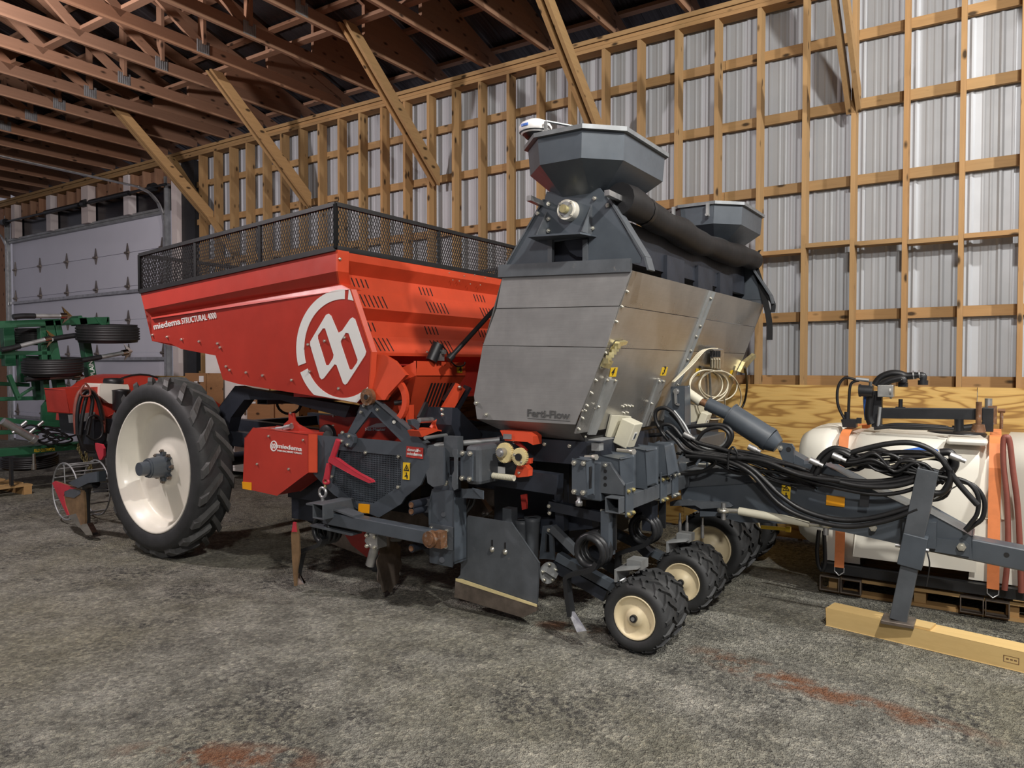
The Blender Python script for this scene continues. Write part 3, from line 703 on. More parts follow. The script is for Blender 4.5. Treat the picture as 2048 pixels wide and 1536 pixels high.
def warn(px, parent, **pk):
    """yellow hazard label: black triangle over a pictogram"""
    o = plate('hazard_label', px, 'yellow', parent, .003, **pk)
    A, B, C, D = [V((p[0], p[1])) for p in px]
    def q(u, v): r = A.lerp(B, u).lerp(D.lerp(C, u), v); return (r.x, r.y)
    pk2 = {k: v - .002 for k, v in pk.items()}
    plate('pictogram', [q(.5, .1), q(.9, .48), q(.1, .48)], 'ink', o, .002, holes=[[q(.5, .2), q(.78, .43), q(.22, .43)]], **pk2)
    plate('pictogram', [q(.46, .25), q(.6, .38), q(.42, .40)], 'ink', o, .002, **pk2)
    plate('pictogram', [q(.45, .58), q(.6, .58), q(.58, .7), q(.72, .75), q(.72, .93), q(.58, .93), q(.55, .8), q(.3, .85), q(.3, .78), q(.48, .72)], 'ink', o, .002, **pk2)
warn([(806, 924.5), (820, 926), (818.5, 960), (805, 958.5)], AF, Y=3.655)
plate('reflector', [(717, 1007), (739, 1009), (738, 1027), (716, 1024)], 'amber', AF, .003, Y=3.655)
# ratchet load binder hooked between frame and beam
m = M(); a, b = ats([(677, 880), (665, 916)], Y=3.60); m.cyl(a, b, .021, n=12); c1, c2 = ats([(659, 928), (653, 957)], Y=3.60); m.cyl(c1, c2, .023, n=12); m.cyl(b, c1, .012, n=10)
RB = obj('ratchet_binder', m, 'binder_red', PL)
m = M(); m.prism(ats([(659, 914), (672, 917), (690, 930), (716, 947), (742, 961), (744, 965), (738, 966), (706, 951), (684, 939), (664, 928), (656, 922)], Y=3.575), (0, .03, 0)); obj('handle', m, 'binder_red', RB, bev=.004)
m = M(); m.tube([at(x, y, Y=3.6) for x, y in ((653, 957), (648, 962), (651, 967), (657, 965))], .012, 8, closed=True); obj('hook_eye', m, 'binder_red', RB)
m = M(); m.cyl(at(652, 962, Y=3.6), at(650, 976, Y=3.6), .010, n=8); obj('shackle', m, 'zinc_yellow', RB)
e = at(645.5, 985, Y=3.58); m = M(); m.tube([e + V((math.cos(a) * .034, 0, math.sin(a) * .034)) for a in [i * math.pi / 6 for i in range(12)]], .011, 8, closed=True, smooth=False); m.cyl(e - V((0, 0, .034)), e - V((0, 0, .075)), .014, n=10); obj('eye_nut', m, 'galvanised', RB)
LG = plate('lug_bracket', [(676, 868), (690, 866), (709, 874), (707, 886), (701, 895), (690, 889), (676, 888)], 'slate', PL, .03, Y=3.62)
bolts(LG, ats([(684, 882), (686, 865), (699, 872), (696, 889)], Y=3.62), (0, -1, 0), .013)
# ---------------------------------------------------------------- marker beam and post on the near side
t0 = at(627, 1022, Y=3.38)
m = M(); m.sqtube(t0 + V((.04, 0, 0)), t0 + V((.04, .55, 0)), .105, .105, .009); BT = obj('tine_beam', m, 'slate_worn', PL, bev=.004)
m = M(); A_, B_ = at(655, 1033, Y=3.52), at(872, 1075, Y=3.52); m.bar(A_, B_, .09, .085); obj('marker_arm', m, 'slate', PL, bev=.005)
m = M(); m.prism([A_ + V(v) for v in ((-.15, -.06, .075), (.02, -.06, .075), (.12, -.05, .06), (.30, -.05, .035), (.30, .05, .035), (.12, .06, .06), (-.15, .10, .075))], (0, 0, .012)); m.prism([A_ + V(v) for v in ((-.12, -.05, -.075), (.28, -.05, -.09), (.28, .05, -.09), (-.12, .08, -.075))], (0, 0, .012)); obj('clamp_plate', m, 'slate_worn', PL)
m = M(); m.cyl(B_ + V((0, -.07, 0)), B_ + V((0, -.03, 0)), .052, n=18); m.box(B_ + V((.05, -.02, 0)), (.06, .06, .10)); m.cyl(B_ + V((0, -.075, 0)), B_ + V((0, -.069, 0)), .036, n=16); obj('pivot_pin', m, 'rusty', PL)
PO = plate('marker_post', [(866, 982), (905, 985), (911, 1000), (911, 1124), (904, 1131), (862, 1122), (859, 1010)], 'slate', PL, .10, Y=3.60, bev=.012)
plate('mount_plate', [(859, 1047), (906, 1055), (905, 1101), (860, 1093)], 'slate_worn', PO, .012, Y=3.588)
bolts(PO, ats([(863, 1056), (894, 1062), (893, 1093)], Y=3.588), (0, -1, 0), .014); bolts(PO, ats([(877, 964), (893, 966)], Y=3.56), (0, -1, 0), .017)
m = M(); m.cyl(at(884, 1120, Y=3.602), at(884, 1120, Y=3.59), .018, n=12); m.cyl(at(887, 1029, Y=3.602), at(887, 1029, Y=3.592), .016, n=12); m.cyl(at(880, 1064, Y=3.602), at(880, 1064, Y=3.592), .012, n=12); obj('pin_head', m, 'slate_dark', PO)
plate('post_neck', [(871, 952), (904, 955), (905, 985), (866, 983)], 'slate', PO, .09, Y=3.62)
BR = plate('channel_bracket', [(855, 896), (861, 892), (887, 894), (887, 970), (866, 974), (855, 966), (852, 945), (859, 935), (859, 915), (854, 910)], 'slate_worn', PL, .012, Y=3.52)
m = M(); m.prism(ats([(887, 894), (887, 970)], Y=3.52) + ats([(897, 948), (896, 905)], Y=3.66), (.012, 0, 0)); obj('bracket_web', m, 'slate', BR)
plate('bracket_flange', [(905, 899), (914, 899), (914, 978), (908, 981), (904, 972), (904, 950), (908, 942), (908, 915), (904, 908)], 'slate_worn', BR, .012, Y=3.52)
m = M(); p = at(907, 888, Y=3.7); m.bar(p - V((0, 0, .08)), p + V((0, 0, .05)), .11, .06, up=(0, 1, 0)); obj('bracket_stub', m, 'slate_worn', BR)
BX = plate('toolbar_end', [(921, 902), (945, 904), (944, 962), (921, 958)], 'slate', PL, .014, Y=3.55)
m = M(); P = ats([(944, 900), (972, 897), (979, 904), (979, 950), (972, 957), (944, 962)], Y=3.58); m.bar((P[0] + P[5]) / 2 + V((.0, 0, 0)), (P[0] + P[5]) / 2 + V((.0, 2.9, 0)), .11, .24, up=(0, 0, 1)); obj('toolbar', m, 'slate_worn', PL, bev=.025)
bolts(BX, ats([(926, 906), (941, 907), (925, 956), (940, 958)], Y=3.55), (0, -1, 0), .016)
m = M(); P = ats([(944, 976), (966, 982), (966, 999), (924, 975)], Y=3.56); m.prism([P[0], P[1], P[2]], (0, .01, 0)); m.prism(ats([(924, 978), (945, 977), (965, 998), (925, 996)], Y=3.6), (0, .012, 0)); obj('gusset', m, 'slate', BX)
# linkage cylinders to the right of the frame
for y0, y1 in ((1010, 1013), (1023, 1030), (1097, 1105)):
    m = M(); a, b = at(823, y0, Y=3.5), at(862, y1, Y=3.62); m.cyl(a, a + V((0, .25, 0)), .026, n=14); m.bar(a + V((.02, .12, 0)), at(866, y1, Y=3.75), .05, .05); obj('linkage_arm', m, 'slate_dark', PL)
    m = M(); m.cyl(a + V((0, -.006, 0)), a, .018, n=12); obj('linkage_pin', m, 'rusty', PL)
# ---------------------------------------------------------------- spring tines with points
def tine(coil, knee, ankle, tip, y, r=.092, topz=None, mat='black_steel', turns=3, tw=.055):
    c = at(*coil, Y=y); k = at(*knee, Y=y); a = at(*ankle, Y=y); t = at(*tip, Y=y)
    m = M(); pts = []; N = 18
    for i in range(turns * N + 1):
        an = 2 * math.pi * i / N; pts.append(c + V((math.sin(an) * r, .03 + (i / (turns * N)) * .14, math.cos(an) * r)))
    m.tube(pts, .020, 6, smooth=False); T = obj('spring_tine', m, mat, PL)
    m = M(); path = [c + V((r * .9, .0, -r * .4)), c + V((r * .4, 0, -r)), k, k.lerp(a, .25) + V((-.02, 0, 0)), a]; S_ = spline(path, 6)
    vs = []
    for i, p in enumerate(S_):
        d = (S_[min(i + 1, len(S_) - 1)] - S_[max(i - 1, 0)]).normalized(); nrm = d.cross(V((0, 1, 0)))
        vs.append([p + V((0, sy * tw / 2, 0)) + nrm * (sn * .013) for sy, sn in ((-1, -1), (1, -1), (1, 1), (-1, 1), (-1, -1))])
    m.grid(vs); obj('tine_leg', m, mat, T)
    if topz is not None:
        m = M(); m.bar(c + V((r, .17, 0)), c + V((r, .17, topz)), .045, .016, up=(0, 1, 0)); obj('tine_shank', m, mat, T)
    m = M(); d = (t - a); w_ = .062; back = V((.0, .0, 0))
    ring = [a + V((-.01, -w_ * .35, .03)), a + V((-.01, w_ * .35, .03)), a.lerp(t, .5) + V((.012, w_ * .75, 0)), t + V((0, 0, 0)), a.lerp(t, .5) + V((.012, -w_ * .75, 0))]
    mid = [a + V((.02, 0, .03)), a.lerp(t, .55) + V((.045, 0, .01))]
    m.add(ring + mid, [(0, 5, 6, 4), (1, 2, 6, 5), (2, 3, 6), (3, 4, 6), (0, 1, 5), (0, 4, 3, 2, 1)]); obj('point', m, 'chrome', T)
    return T
tine((632, 1062), (610, 1100), (594, 1152), (604, 1183), 3.47, topz=.1)
# curved bronze ridging share beside it
m = M(); P = ats([(588, 1045), (592, 1045), (597, 1066), (599, 1108), (594, 1140), (592, 1172), (588, 1172), (584, 1120), (582, 1068)], Y=3.40); m.prism(P, (0, .012, 0)); SH = obj('ridging_share', m, 'bronze', PL)
m = M(); m.prism(ats([(586, 1044), (591, 1045), (593, 1064), (583, 1064)], Y=3.395), (0, .01, 0)); obj('share_tip', m, 'binder_red', SH)
# scalloped disc with hub
def disc(c, ax, R, n=18, mat='worn_steel', amp=.03):
    m = M(); c = V(c); d, a, b = frame(ax); pts = []
    for i in range(n * 4):
        an = 2 * math.pi * i / (n * 4); rr = R * (1 - amp * (1 + math.cos(an * n / 2)) / 2); pts.append(c + (a * math.cos(an) + b * math.sin(an)) * rr)
    m.prism(pts, d * .006); return m
dc = at(778, 1127, Y=3.72); DK = obj('scalloped_disc', disc(dc, (.95, .30, .05), .20, 20, amp=.12), 'worn_steel', PL)
m = M(); ax = V((.95, .30, .05)).normalized(); m.cyl(dc - ax * .11, dc - ax * .005, .06, n=16); m.cyl(dc - ax * .13, dc - ax * .11, .045, n=16); obj('disc_hub', m, 'slate_dark', DK)
m = M(); a, b = at(753, 1084, Y=3.55), at(740, 1130, Y=3.55); m.cyl(a, b, .032, n=14); m.box(a + V((0, 0, .02)), (.10, .09, .10)); m.cyl(at(733, 1081, Y=3.55), at(800, 1078, Y=3.85), .018, n=10); obj('clamp', m, 'galvanised', DK)
bolts(DK, [a + V((x, -.05, z)) for x in (-.035, .035) for z in (-.02, .05)], (0, -1, 0), .014)
m = M(); P = ats([(693, 1050), (722, 1057), (760, 1120), (738, 1118), (703, 1090), (690, 1070)], Y=3.95); m.prism(P, (0, .12, 0)); obj('opener_shield', m, 'sign_red', PL)
# ---------------------------------------------------------------- elevator housing and chute in front of the hopper
plate('elevator_side', [(744, 708), (768, 710), (788, 722), (805, 742), (812, 750), (776, 790), (770, 800), (744, 800)], 'orange_lit_red', PL, .03, Y=3.64)
CH = plate('seed_chute', [(832, 722), (931, 725), (931, 751), (832, 751)], 'orange_lit_red', PL, .02, X=-3.22)
m = M(); P = ats([(832, 751), (931, 751)], X=-3.225) + ats([(876, 838), (814, 838)], X=-3.42); m.add(P + [p + V((-.01, 0, 0)) for p in P], [(0, 1, 2, 3), (7, 6, 5, 4)]); CF = obj('chute_front', m, 'orange_lit_red', CH)
m = M(); a = at(832, 722, X=-3.22); b = at(832, 751, X=-3.22); d = at(814, 838, X=-3.42); e = at(772, 790, X=-3.75); m.add([a, b, d, d + V((-.30, 0, .05)), V((a.x - .62, a.y, a.z - .22)), V((a.x - .02, a.y, a.z))], [(0, 1, 2, 3, 4)]); m.prism([a, b, d, d + V((-.30, 0, .05)), V((a.x - .60, a.y, a.z - .28))], (0, .008, 0)); obj('chute_side', m, 'orange_lit_red', CH)
m = M(); a2 = at(931, 725, X=-3.22); m.add([a, a2, a2 + V((-.45, 0, .02)), a + V((-.45, 0, .02))], [(0, 1, 2, 3)]) if False else m.b2((a.x - .5, a.y + .02, a.z - .03), (a.x - .03, a2.y - .02, a.z - .02)); obj('chute_floor', m, 'sign_red', CH)
for k in range(7):
    q0 = (862 + k * 6.5, 766); q1 = (845 + k * 6.5, 812); f_ = lambda q: at(q[0], q[1], pl=(lambda p0, p1, p2: (lambda n: (n.x, n.y, n.z, n.dot(p0)))((p1 - p0).cross(p2 - p0)))(P[0], P[1], P[2]))
    s0, s1 = f_(q0), f_(q1); nx = V((.004, 0, .0)); m = M(); m.prism([s0 + nx, s0 + nx + V((0, .018, 0)), s1 + nx + V((0, .018, 0)), s1 + nx], (-.003, 0, 0)); obj('vent_slot', m, 'ink', CF)
plate('row_label', [(914.5, 731), (925, 731.5), (924.5, 745.5), (914, 745)], 'yellow', CH, .002, X=-3.215)
textfit('lettering', '4', (917, 743), (923, 743), 9, 'ink', CH, bold=.03, X=-3.212)
# gas strut, vibration motor, lever and orange swing arm
m = M(); a, b = at(1000, 606, X=-3.0), at(900, 716, X=-3.1); m.cyl(a, b, .017, n=12); m.cyl(b.lerp(a, .05), b.lerp(a, -.03), .024, n=12); obj('gas_strut', m, 'black_steel', PL)
m = M(); a, b = at(876, 690, X=-3.2), at(862, 722, X=-3.22); m.cyl(a, b, .040, n=16); m.cyl(a.lerp(b, -.05), a, .042, n=16); VM = obj('vibration_motor', m, 'black_steel', PL)
m = M(); m.tube([at(x, y, X=-3.18) for x, y in ((883, 690), (893, 702), (899, 718), (906, 727), (915, 733), (928, 730), (930, 724))], .006, 6); obj('motor_cable', m, 'rubber', VM)
m = M(); a = at(881, 710, X=-3.19); m.box(a, (.03, .05, .08)); m.cyl(a + V((.02, 0, .02)), a + V((.04, 0, .02)), .016, n=8); obj('motor_clamp', m, 'galvanised', VM)
m = M(); a, b = at(921, 772, X=-3.0), at(869, 860, X=-3.1); m.bar(a, b, .075, .03, up=(1, 0, .4)); SA = obj('swing_arm', m, 'orange_lit_red', PL)
m = M(); a2, b2 = at(936, 773, X=-2.99), at(886, 862, X=-3.1); m.bar(a2, b2, .02, .07, up=(1, 0, .4)); obj('arm_web', m, 'slate_dark', SA)
m = M(); m.prism(ats([(838, 862), (866, 856), (880, 860), (910, 858), (921, 862), (918, 866), (876, 862), (844, 874)], X=-3.05), (-.1, 0, 0)); obj('arm_foot', m, 'orange_lit_red', SA)
bolts(SA, ats([(918, 774), (884, 829), (883, 819)], X=-2.985), (1, 0, 0), .012)
m = M(); m.bar(at(914, 771, X=-3.05), at(890, 806, X=-3.08), .06, .03, up=(1, 0, .4)); obj('arm_pad', m, 'rubber', SA)
m = M(); m.cyl(at(838, 841, X=-3.1), at(872, 839, X=-3.12), .018, n=12); obj('roller_tube', m, 'galvanised', PL)
m = M(); m.bar(at(853, 807, X=-3.15), at(838, 838, X=-3.12), .035, .02, up=(1, 0, 0)); LV = obj('adjust_lever', m, 'black_steel', PL)
m = M(); m.prism(ats([(821, 840), (831, 838), (841, 846), (837, 861), (824, 850)], X=-3.1), (-.03, 0, 0)); obj('quadrant', m, 'slate', LV)
m = M(); m.cyl(at(789, 806, Y=3.68), at(812, 803, Y=3.72), .017, n=10); obj('crank_handle', m, 'rubber', PL)
cc = at(775, 800, Y=3.66); m = M(); m.prism([cc + V((math.cos(t) * .17, 0, math.sin(t) * .17)) for t in [i * .15 - 1.3 for i in range(18)]] + [cc + V((math.cos(t) * .13, 0, math.sin(t) * .13)) for t in [(17 - i) * .15 - 1.3 for i in range(18)]], (0, .03, 0)); obj('crank_wheel', m, 'orange_lit_red', PL)
m = M(); m.prism(ats([(796, 812), (818, 810), (818, 846), (812, 848), (810, 815), (800, 830)], Y=3.7), (0, .05, 0)); obj('bracket', m, 'orange_lit_red', PL)
m = M(); m.prism(ats([(905, 815), (915, 816), (965, 868), (960, 885), (915, 885), (903, 850)], X=-2.95), (-.25, 0, 0)); obj('cover', m, 'slate_dark', PL)
# rod under the arm
m = M(); m.cyl(at(850, 876, X=-3.0), at(893, 870, X=-3.02), .012, n=8); m.cyl(at(865, 892, Y=3.7), at(1000, 880, Y=3.9), .02, n=10); obj('tie_rod', m, 'galv_dull', PL)
# ---------------------------------------------------------------- rear: cage roller, plough share, red lamp board
rc = at(131, 983, Y=3.66)
m = M(); ax = V((.04, 1, 0)).normalized(); _, A1, A2 = frame(ax)
m.tube([rc + (A1 * math.cos(t) + A2 * math.sin(t)) * .285 for t in [i * math.pi / 18 for i in range(36)]], .009, 6, closed=True, smooth=False); m.tube([rc + ax * .3 + (A1 * math.cos(t) + A2 * math.sin(t)) * .285 for t in [i * math.pi / 18 for i in range(36)]], .009, 6, closed=True, smooth=False); RR = obj('cage_roller', m, 'galv_dull', PL)
for k in range(14):
    t = k * 2 * math.pi / 14; m = M(); p = rc + (A1 * math.cos(t) + A2 * math.sin(t)) * .27; m.cyl(p, p + ax * .3, .008, n=6); obj('roller_bar', m, 'galv_dull', RR)
for k in range(5):
    t = k * 2 * math.pi / 5 + .4; m = M(); m.cyl(rc, rc + (A1 * math.cos(t) + A2 * math.sin(t)) * .28, .006, n=6); obj('spoke', m, 'galv_dull', RR)
m = M(); m.prism(ats([(136, 966), (173, 947), (194, 943), (194, 964), (176, 966), (156, 976)], Y=3.42), (0, .08, 0)); RA = obj('rear_arm', m, 'slate', PL)
m = M(); m.prism(ats([(104, 966), (110, 962), (167, 981), (169, 1010), (170, 1040), (168, 1056), (160, 1056), (136, 1030)], Y=3.44), (0, .02, 0)); PS = obj('plough_share', m, 'bronze', PL)
def sp(name, px, mat, dy):
    m = M(); m.prism(ats(px, Y=3.44 - dy), (0, dy, 0)); obj(name, m, mat, PS)
sp('share_paint', [(104, 966), (110, 962), (152, 977), (130, 982), (127, 992), (131, 1012), (138, 1030), (134, 1031), (122, 1006)], 'binder_red', .004)
sp('share_wear', [(128, 984), (140, 978), (160, 980), (160, 988), (148, 996), (130, 993)], 'slate_worn', .005)
sp('share_edge', [(136, 1031), (152, 1027), (162, 1052), (158, 1056)], 'chrome', .005)
m = M(); m.prism(ats([(158, 1053), (166, 1048), (174, 1047), (184, 1066), (185, 1071), (172, 1070)], Y=3.42), (0, .05, 0)); obj('share_tip', m, 'chrome', PS)
m = M(); m.tube(ats([(192, 968), (176, 972), (171, 1000), (172, 1050)], Y=3.48), .04, 8); obj('share_leg', m, 'black_steel', PS)
plate('lamp_board', [(190, 886), (203, 889), (207, 897), (207, 912), (202, 920), (198, 919), (191, 898)], 'binder_red', PL, .02, Y=3.5)
for k in range(4):
    m = M(); y = 968 + k * 5; m.bar(at(186, y, Y=3.8), at(215, y - 1, Y=3.8), .012, .02); obj('roller_scraper', m, 'black_steel', PL)
# ---------------------------------------------------------------- stainless fertiliser box
NY, FY = 3.75, 6.48
cT, cB = at(1264, 541, Y=NY), at(1149, 868, Y=NY)          # front near edge, top and bottom
dX = (cB.x - cT.x) / (cB.z - cT.z)
def fp(y, z, lift=0): return V((cT.x + dX * (z - cT.z) + lift, y, z + lift * -dX))
zt, z1, z2, zb = cT.z, at(1237, 612, Y=NY).z, at(1212, 695, Y=NY).z, cB.z
FN = (V((0, 1, 0)).cross(V((dX, 0, 1)))).normalized()
if FN.x < 0: FN = -FN
FPL = (FN.x, FN.y, FN.z, FN.dot(cT))
def atf(x, y, lift=0): return at(x, y, pl=FPL[:3] + (FPL[3] + lift,))
NYP = NY
m = M(); sides = [[(1005, 553), (1264, 541), (1236.5, 611.5), (993, 616.5)], [(992.6, 618), (1236, 613), (1212.5, 694), (966, 690)], [(965.6, 691.5), (1212, 695.5), (1150, 849), (954, 838), (948, 792)]]
m.prism(ats(sides[2], Y=NY), (0, .01, 0)); FB = obj('fertiliser_box', m, 'stainless_side', PL)
for q in sides[:2]: m = M(); m.prism(ats(q, Y=NY), (0, .01, 0)); obj('side_panel', m, 'stainless_side', FB)
m = M(); a, b = ats([(954, 838), (1150, 849)], Y=NY + .002); m.add([a, b, V((fp(0, zb).x - .02, NY + .17, zb - .06)), V((a.x + .13, NY + .17, zb - .04))], [(0, 1, 2, 3)]); obj('lower_skirt', m, 'stainless_side', FB)
yc = atf(1426, 574).y
cols = [(NY + .012, yc - .045), (yc + .045, FY)]
for ya, yb in cols:
    for za, zc in ((zt, z1 + .002), (z1 - .002, z2 + .002), (z2 - .002, zb)):
        m = M(); m.prism([fp(ya, za), fp(yb, za), fp(yb, zc), fp(ya, zc)], -FN * .01); obj('front_sheet', m, 'stainless_front', FB)
m = M(); m.prism([fp(yc - .045, zt), fp(yc + .045, zt), fp(yc + .045, zb), fp(yc - .045, zb)], -FN * .012)
for s in (-1, 1): m.prism([fp(yc + s * .043, zt) + FN * .018, fp(yc + s * .047, zt) + FN * .018, fp(yc + s * .047, zb) + FN * .018, fp(yc + s * .043, zb) + FN * .018], -FN * .02)
obj('centre_strip', m, 'galv_dull', FB)
m = M(); m.prism([fp(FY, zt), V((at(1005, 553, Y=NY).x, FY, zt)), V((at(948, 792, Y=NY).x, FY, 1.4)), V((at(954, 838, Y=NY).x, FY, 1.26)), fp(FY, zb)], (0, .01, 0)); obj('far_panel', m, 'stainless_side', FB)
m = M(); a, b, c = ats([(1005, 553), (966, 691), (948, 792)], Y=NY); m.grid([[p, V((p.x, FY, p.z))] for p in (a, b, c, at(954, 838, Y=NY))]); obj('back_panel', m, 'stainless_side', FB)
m = M(); m.prism([V((at(954, 838, Y=NY).x + .12, NY + .17, zb - .04)), V((cB.x - .02, NY + .17, zb - .06)), V((cB.x - .02, FY - .1, zb - .06)), V((at(954, 838, Y=NY).x + .12, FY - .1, zb - .04))], (0, 0, .02)); obj('box_floor', m, 'black_steel', FB)
edgeb = [fp(NY + .03, zt + (zb - zt) * t, .001) for t in (.12, .21, .30, .49, .58, .66, .74, .82, .90, .97)]
bolts(FB, edgeb, FN, .010); bolts(FB, [fp(yc + s * .03, zt + (zb - zt) * t, .001) for t in (.05, .26, .34, .45, .52, .62, .72) for s in (-1, 1)], FN, .009)
bolts(FB, ats([(953, 806), (973, 829)], Y=NY), (0, -1, 0), .014)
textfit('lettering', 'Ferti-Flow', (1055, 832), (1140, 838), 14, 'ferti_ink', FB, bold=.02, Y=NY)
m = M(); m.prism(ats([(1055, 836), (1140, 842), (1140, 842.8), (1055, 836.8)], Y=NY - .002), (0, .002, 0)); obj('lettering_rule', m, 'ferti_ink', FB)
def fplate(name, px, mat, th=.006, lift=.0, parent=FB):
    m = M(); m.prism([atf(x, y, lift) for x, y in px], FN * th); return obj(name, m, mat, parent)
for k, px in enumerate(([(1221, 735.5), (1235, 735), (1231, 753), (1218, 753)], [(1324, 735), (1335, 734), (1331, 751), (1320, 751)], [(1392, 737), (1401, 737), (1398, 751), (1389, 751)], [(1461, 741), (1468, 740), (1464, 753), (1458, 753)])):
    o = fplate('row_label', px, 'yellow', .003); x0 = px[3][0] + 4; y0 = px[3][1] - 3
    P0 = atf(x0, y0, .004); sz = (atf(x0, y0 - 11, .004) - P0).length
    text('lettering', '4321'[k], P0, (0, 1, 0), (V((dX, 0, 1))), sz / .7, 'ink', o, .02)
for px in ([(1211, 758), (1233, 759), (1189, 868), (1174, 868)], [(1315, 760), (1329, 760), (1297, 850), (1282, 853)]):
    o = fplate('door_strap', px, 'galv_dull', .012); bolts(o, [atf(px[0][0] + 3, px[0][1] + 2, .013), atf(px[1][0] - 3, px[1][1] + 2, .013), atf((px[0][0] + px[3][0]) / 2 + 4, (px[0][1] + px[3][1]) / 2, .013)], FN, .010)
bolts(FB, [atf(x, y, .001) for x, y in ((1164, 821), (1171, 821), (1246, 813), (1252, 811), (1259, 812), (1265, 812), (1248, 826), (1255, 825), (1170, 873), (1192, 818))], FN, .008)
for px in ([(1200, 732), (1207, 716), (1220, 720), (1212, 735)], [(1212, 716), (1222, 694), (1246, 686), (1249, 680), (1232, 682), (1216, 708)]): LT = fplate('latch', px, 'zinc_yellow', .025, .004)
m = M()
for k in range(6): p = atf(1214 + k * 4, 722 - k * 6, .03); m.box(p, (.03, .03, .03), rz=.3 * k)
obj('latch_hook', m, 'zinc_yellow', LT)
LT = fplate('latch', [(1474, 742), (1484, 722), (1504, 706), (1506, 712), (1490, 730), (1482, 744)], 'zinc_yellow', .03, .004)
# ivory control boxes
def cbox(px, w_, h_, d_):
    p = atf(*px, lift=.02); o = fplate('control_box', [(px[0] - 30, px[1] + 14), (px[0] - 20, px[1] - 29), (px[0] + 20, px[1] - 26), (px[0] + 10, px[1] + 18)], 'box_ivory', .012, .004)
    m = M(); R = Matrix((V((0, 1, 0)), V((dX, 0, 1)).normalized(), FN)).transposed(); m.box(p + FN * (d_ / 2 + .01), (w_, h_, d_), rot=R); b = obj('enclosure', m, 'box_ivory', o, bev=.006)
    m = M(); m.box(p + FN * (d_ + .0105), (w_ * .3, h_ * .3, .002), rot=R); obj('switch_plate', m, 'label_white', b)
    m = M(); m.box(p + FN * (d_ + .0125) , (w_ * .18, h_ * .2, .002), rot=R); obj('switch', m, 'slate', b)
    return o
cbox((1240, 858), .13, .17, .10); cbox((1398, 838), .11, .15, .06)
# frame under the box, sensors and small fittings
m = M(); m.b2((at(954, 838, Y=NY).x + .05, NY + .15, zb - .20), (cB.x + .0, FY - .1, zb - .06)); obj('metering_housing', m, 'slate_dark', FB)
bolts(FB, [V((at(1090, 880, Y=NY + .15).x, NY + .15, zb - .09)), V((at(1140, 886, Y=NY + .15).x, NY + .15, zb - .09)), V((at(1030, 875, Y=NY + .15).x, NY + .15, zb - .09))], (0, -1, 0), .013)
m = M(); p = at(1195, 893, X=-1.98); m.box(p, (.05, .06, .045)); m.b2(p + V((-.03, -.06, .04)), p + V((.05, .12, .045))); obj('valve_block', m, 'galv_dull', FB)
# ---------------------------------------------------------------- gables, twin filling hoppers, cover roll
GY = NY + .012
def gable(sg, far):
    f = Zf if far else (lambda p: V(p))
    P = [f(p) for p in ats([(1010, 537), (1089, 399), (1093, 384), (1200, 376), (1212, 392), (1283, 516), (1281, 526)], Y=GY)]
    hole = [f(p) for p in ats([(1101, 485), (1178, 474), (1176, 527), (1099, 532)], Y=GY)]
    m = M(); m.prism(P, (0, sg * .008, 0), [hole]); g = obj('hopper_gable', m, 'slate', PL)
    hc_ = sum(hole, V()) / 4; m = M(); m.prism([hc_ + (p - hc_) * 1.3 + V((0, sg * .06, 0)) for p in hole], (0, sg * .004, 0)); obj('recess', m, 'slate_dark', g)
    a, b = ats([(1001, 543), (1264, 531)], Y=GY); m = M(); m.bar(f(a) + V((0, -sg * .012, 0)), f(b) + V((0, -sg * .012, 0)), .03, .075); obj('base_flange', m, 'slate_worn', g)
    a, b, c = ats([(1214, 390), (1290, 514), (1297, 540)], Y=GY)
    m = M()
    for p, q in ((a, b), (b, c)): m.bar(f(p) + V((0, sg * .035, 0)), f(q) + V((0, sg * .035, 0)), .085, .012, up=(1, 0, .4))
    obj('front_flange', m, 'slate_worn', g)
    a, b = ats([(1088, 399), (1010, 535)], Y=GY); m = M(); m.bar(f(a) + V((0, sg * .035, 0)), f(b) + V((0, sg * .035, 0)), .085, .010, up=(-1, 0, .4)); obj('rear_flange', m, 'slate_worn', g)
    a, b = ats([(1072, 482), (1193, 474)], Y=GY); m = M(); sh = [f(a), f(b), f(b) + V((-.03, -sg * .14, .0)), f(a) + V((.03, -sg * .14, .0))]
    m.prism(sh, (0, 0, .01)); obj('shelf', m, 'slate', g)
    for q, up in (((1092, 478), (1092, 424)), ((1182, 470), (1182, 410))):
        a, b = ats([q, up], Y=GY); m = M(); m.prism([f(a), f(a) + V((0, -sg * .12, 0)), f(b)], (.008, 0, 0)); obj('gusset', m, 'slate_worn', g)
    for q in ((1102, 490), (1172, 484)):
        a = at(q[0], 480, Y=GY); b = at(q[0], 530, Y=GY); m = M(); m.bar(f(a), f(b), .03, .03, up=(1, 0, 0)); obj('recess_post', m, 'slate_worn', g)
    if not far: bolts(g, ats([(1098, 408), (1076, 427), (1098, 438), (1098, 462), (1190, 397), (1186, 457), (1216, 411)], Y=GY), (0, -1, 0), .013)
    c = f(at(1140, 422, Y=GY)); m = M(); m.cyl(c, c + V((0, -sg * .05, 0)), .062, .058, 24); FLG = obj('bearing', m, 'cream', g)
    m = M(); m.cyl(c + V((0, -sg * .05, 0)), c + V((0, -sg * .052, 0)), .046, n=20); obj('bearing_face', m, 'galv_dull', FLG); m = M(); m.cyl(c + V((0, -sg * .05, 0)), c + V((0, -sg * .085, 0)), .024, n=14); obj('shaft_end', m, 'zinc_yellow', FLG)
    bolts(FLG, [c + V((x, -sg * .052, z)) for x, z in ((.035, .035), (-.035, .035), (.035, -.035), (-.035, -.035))], (0, -sg, 0), .008)
    return g
def Zf(p): return V((p[0], NY + FY - p[1], p[2]))
gable(1, False); gable(-1, True)
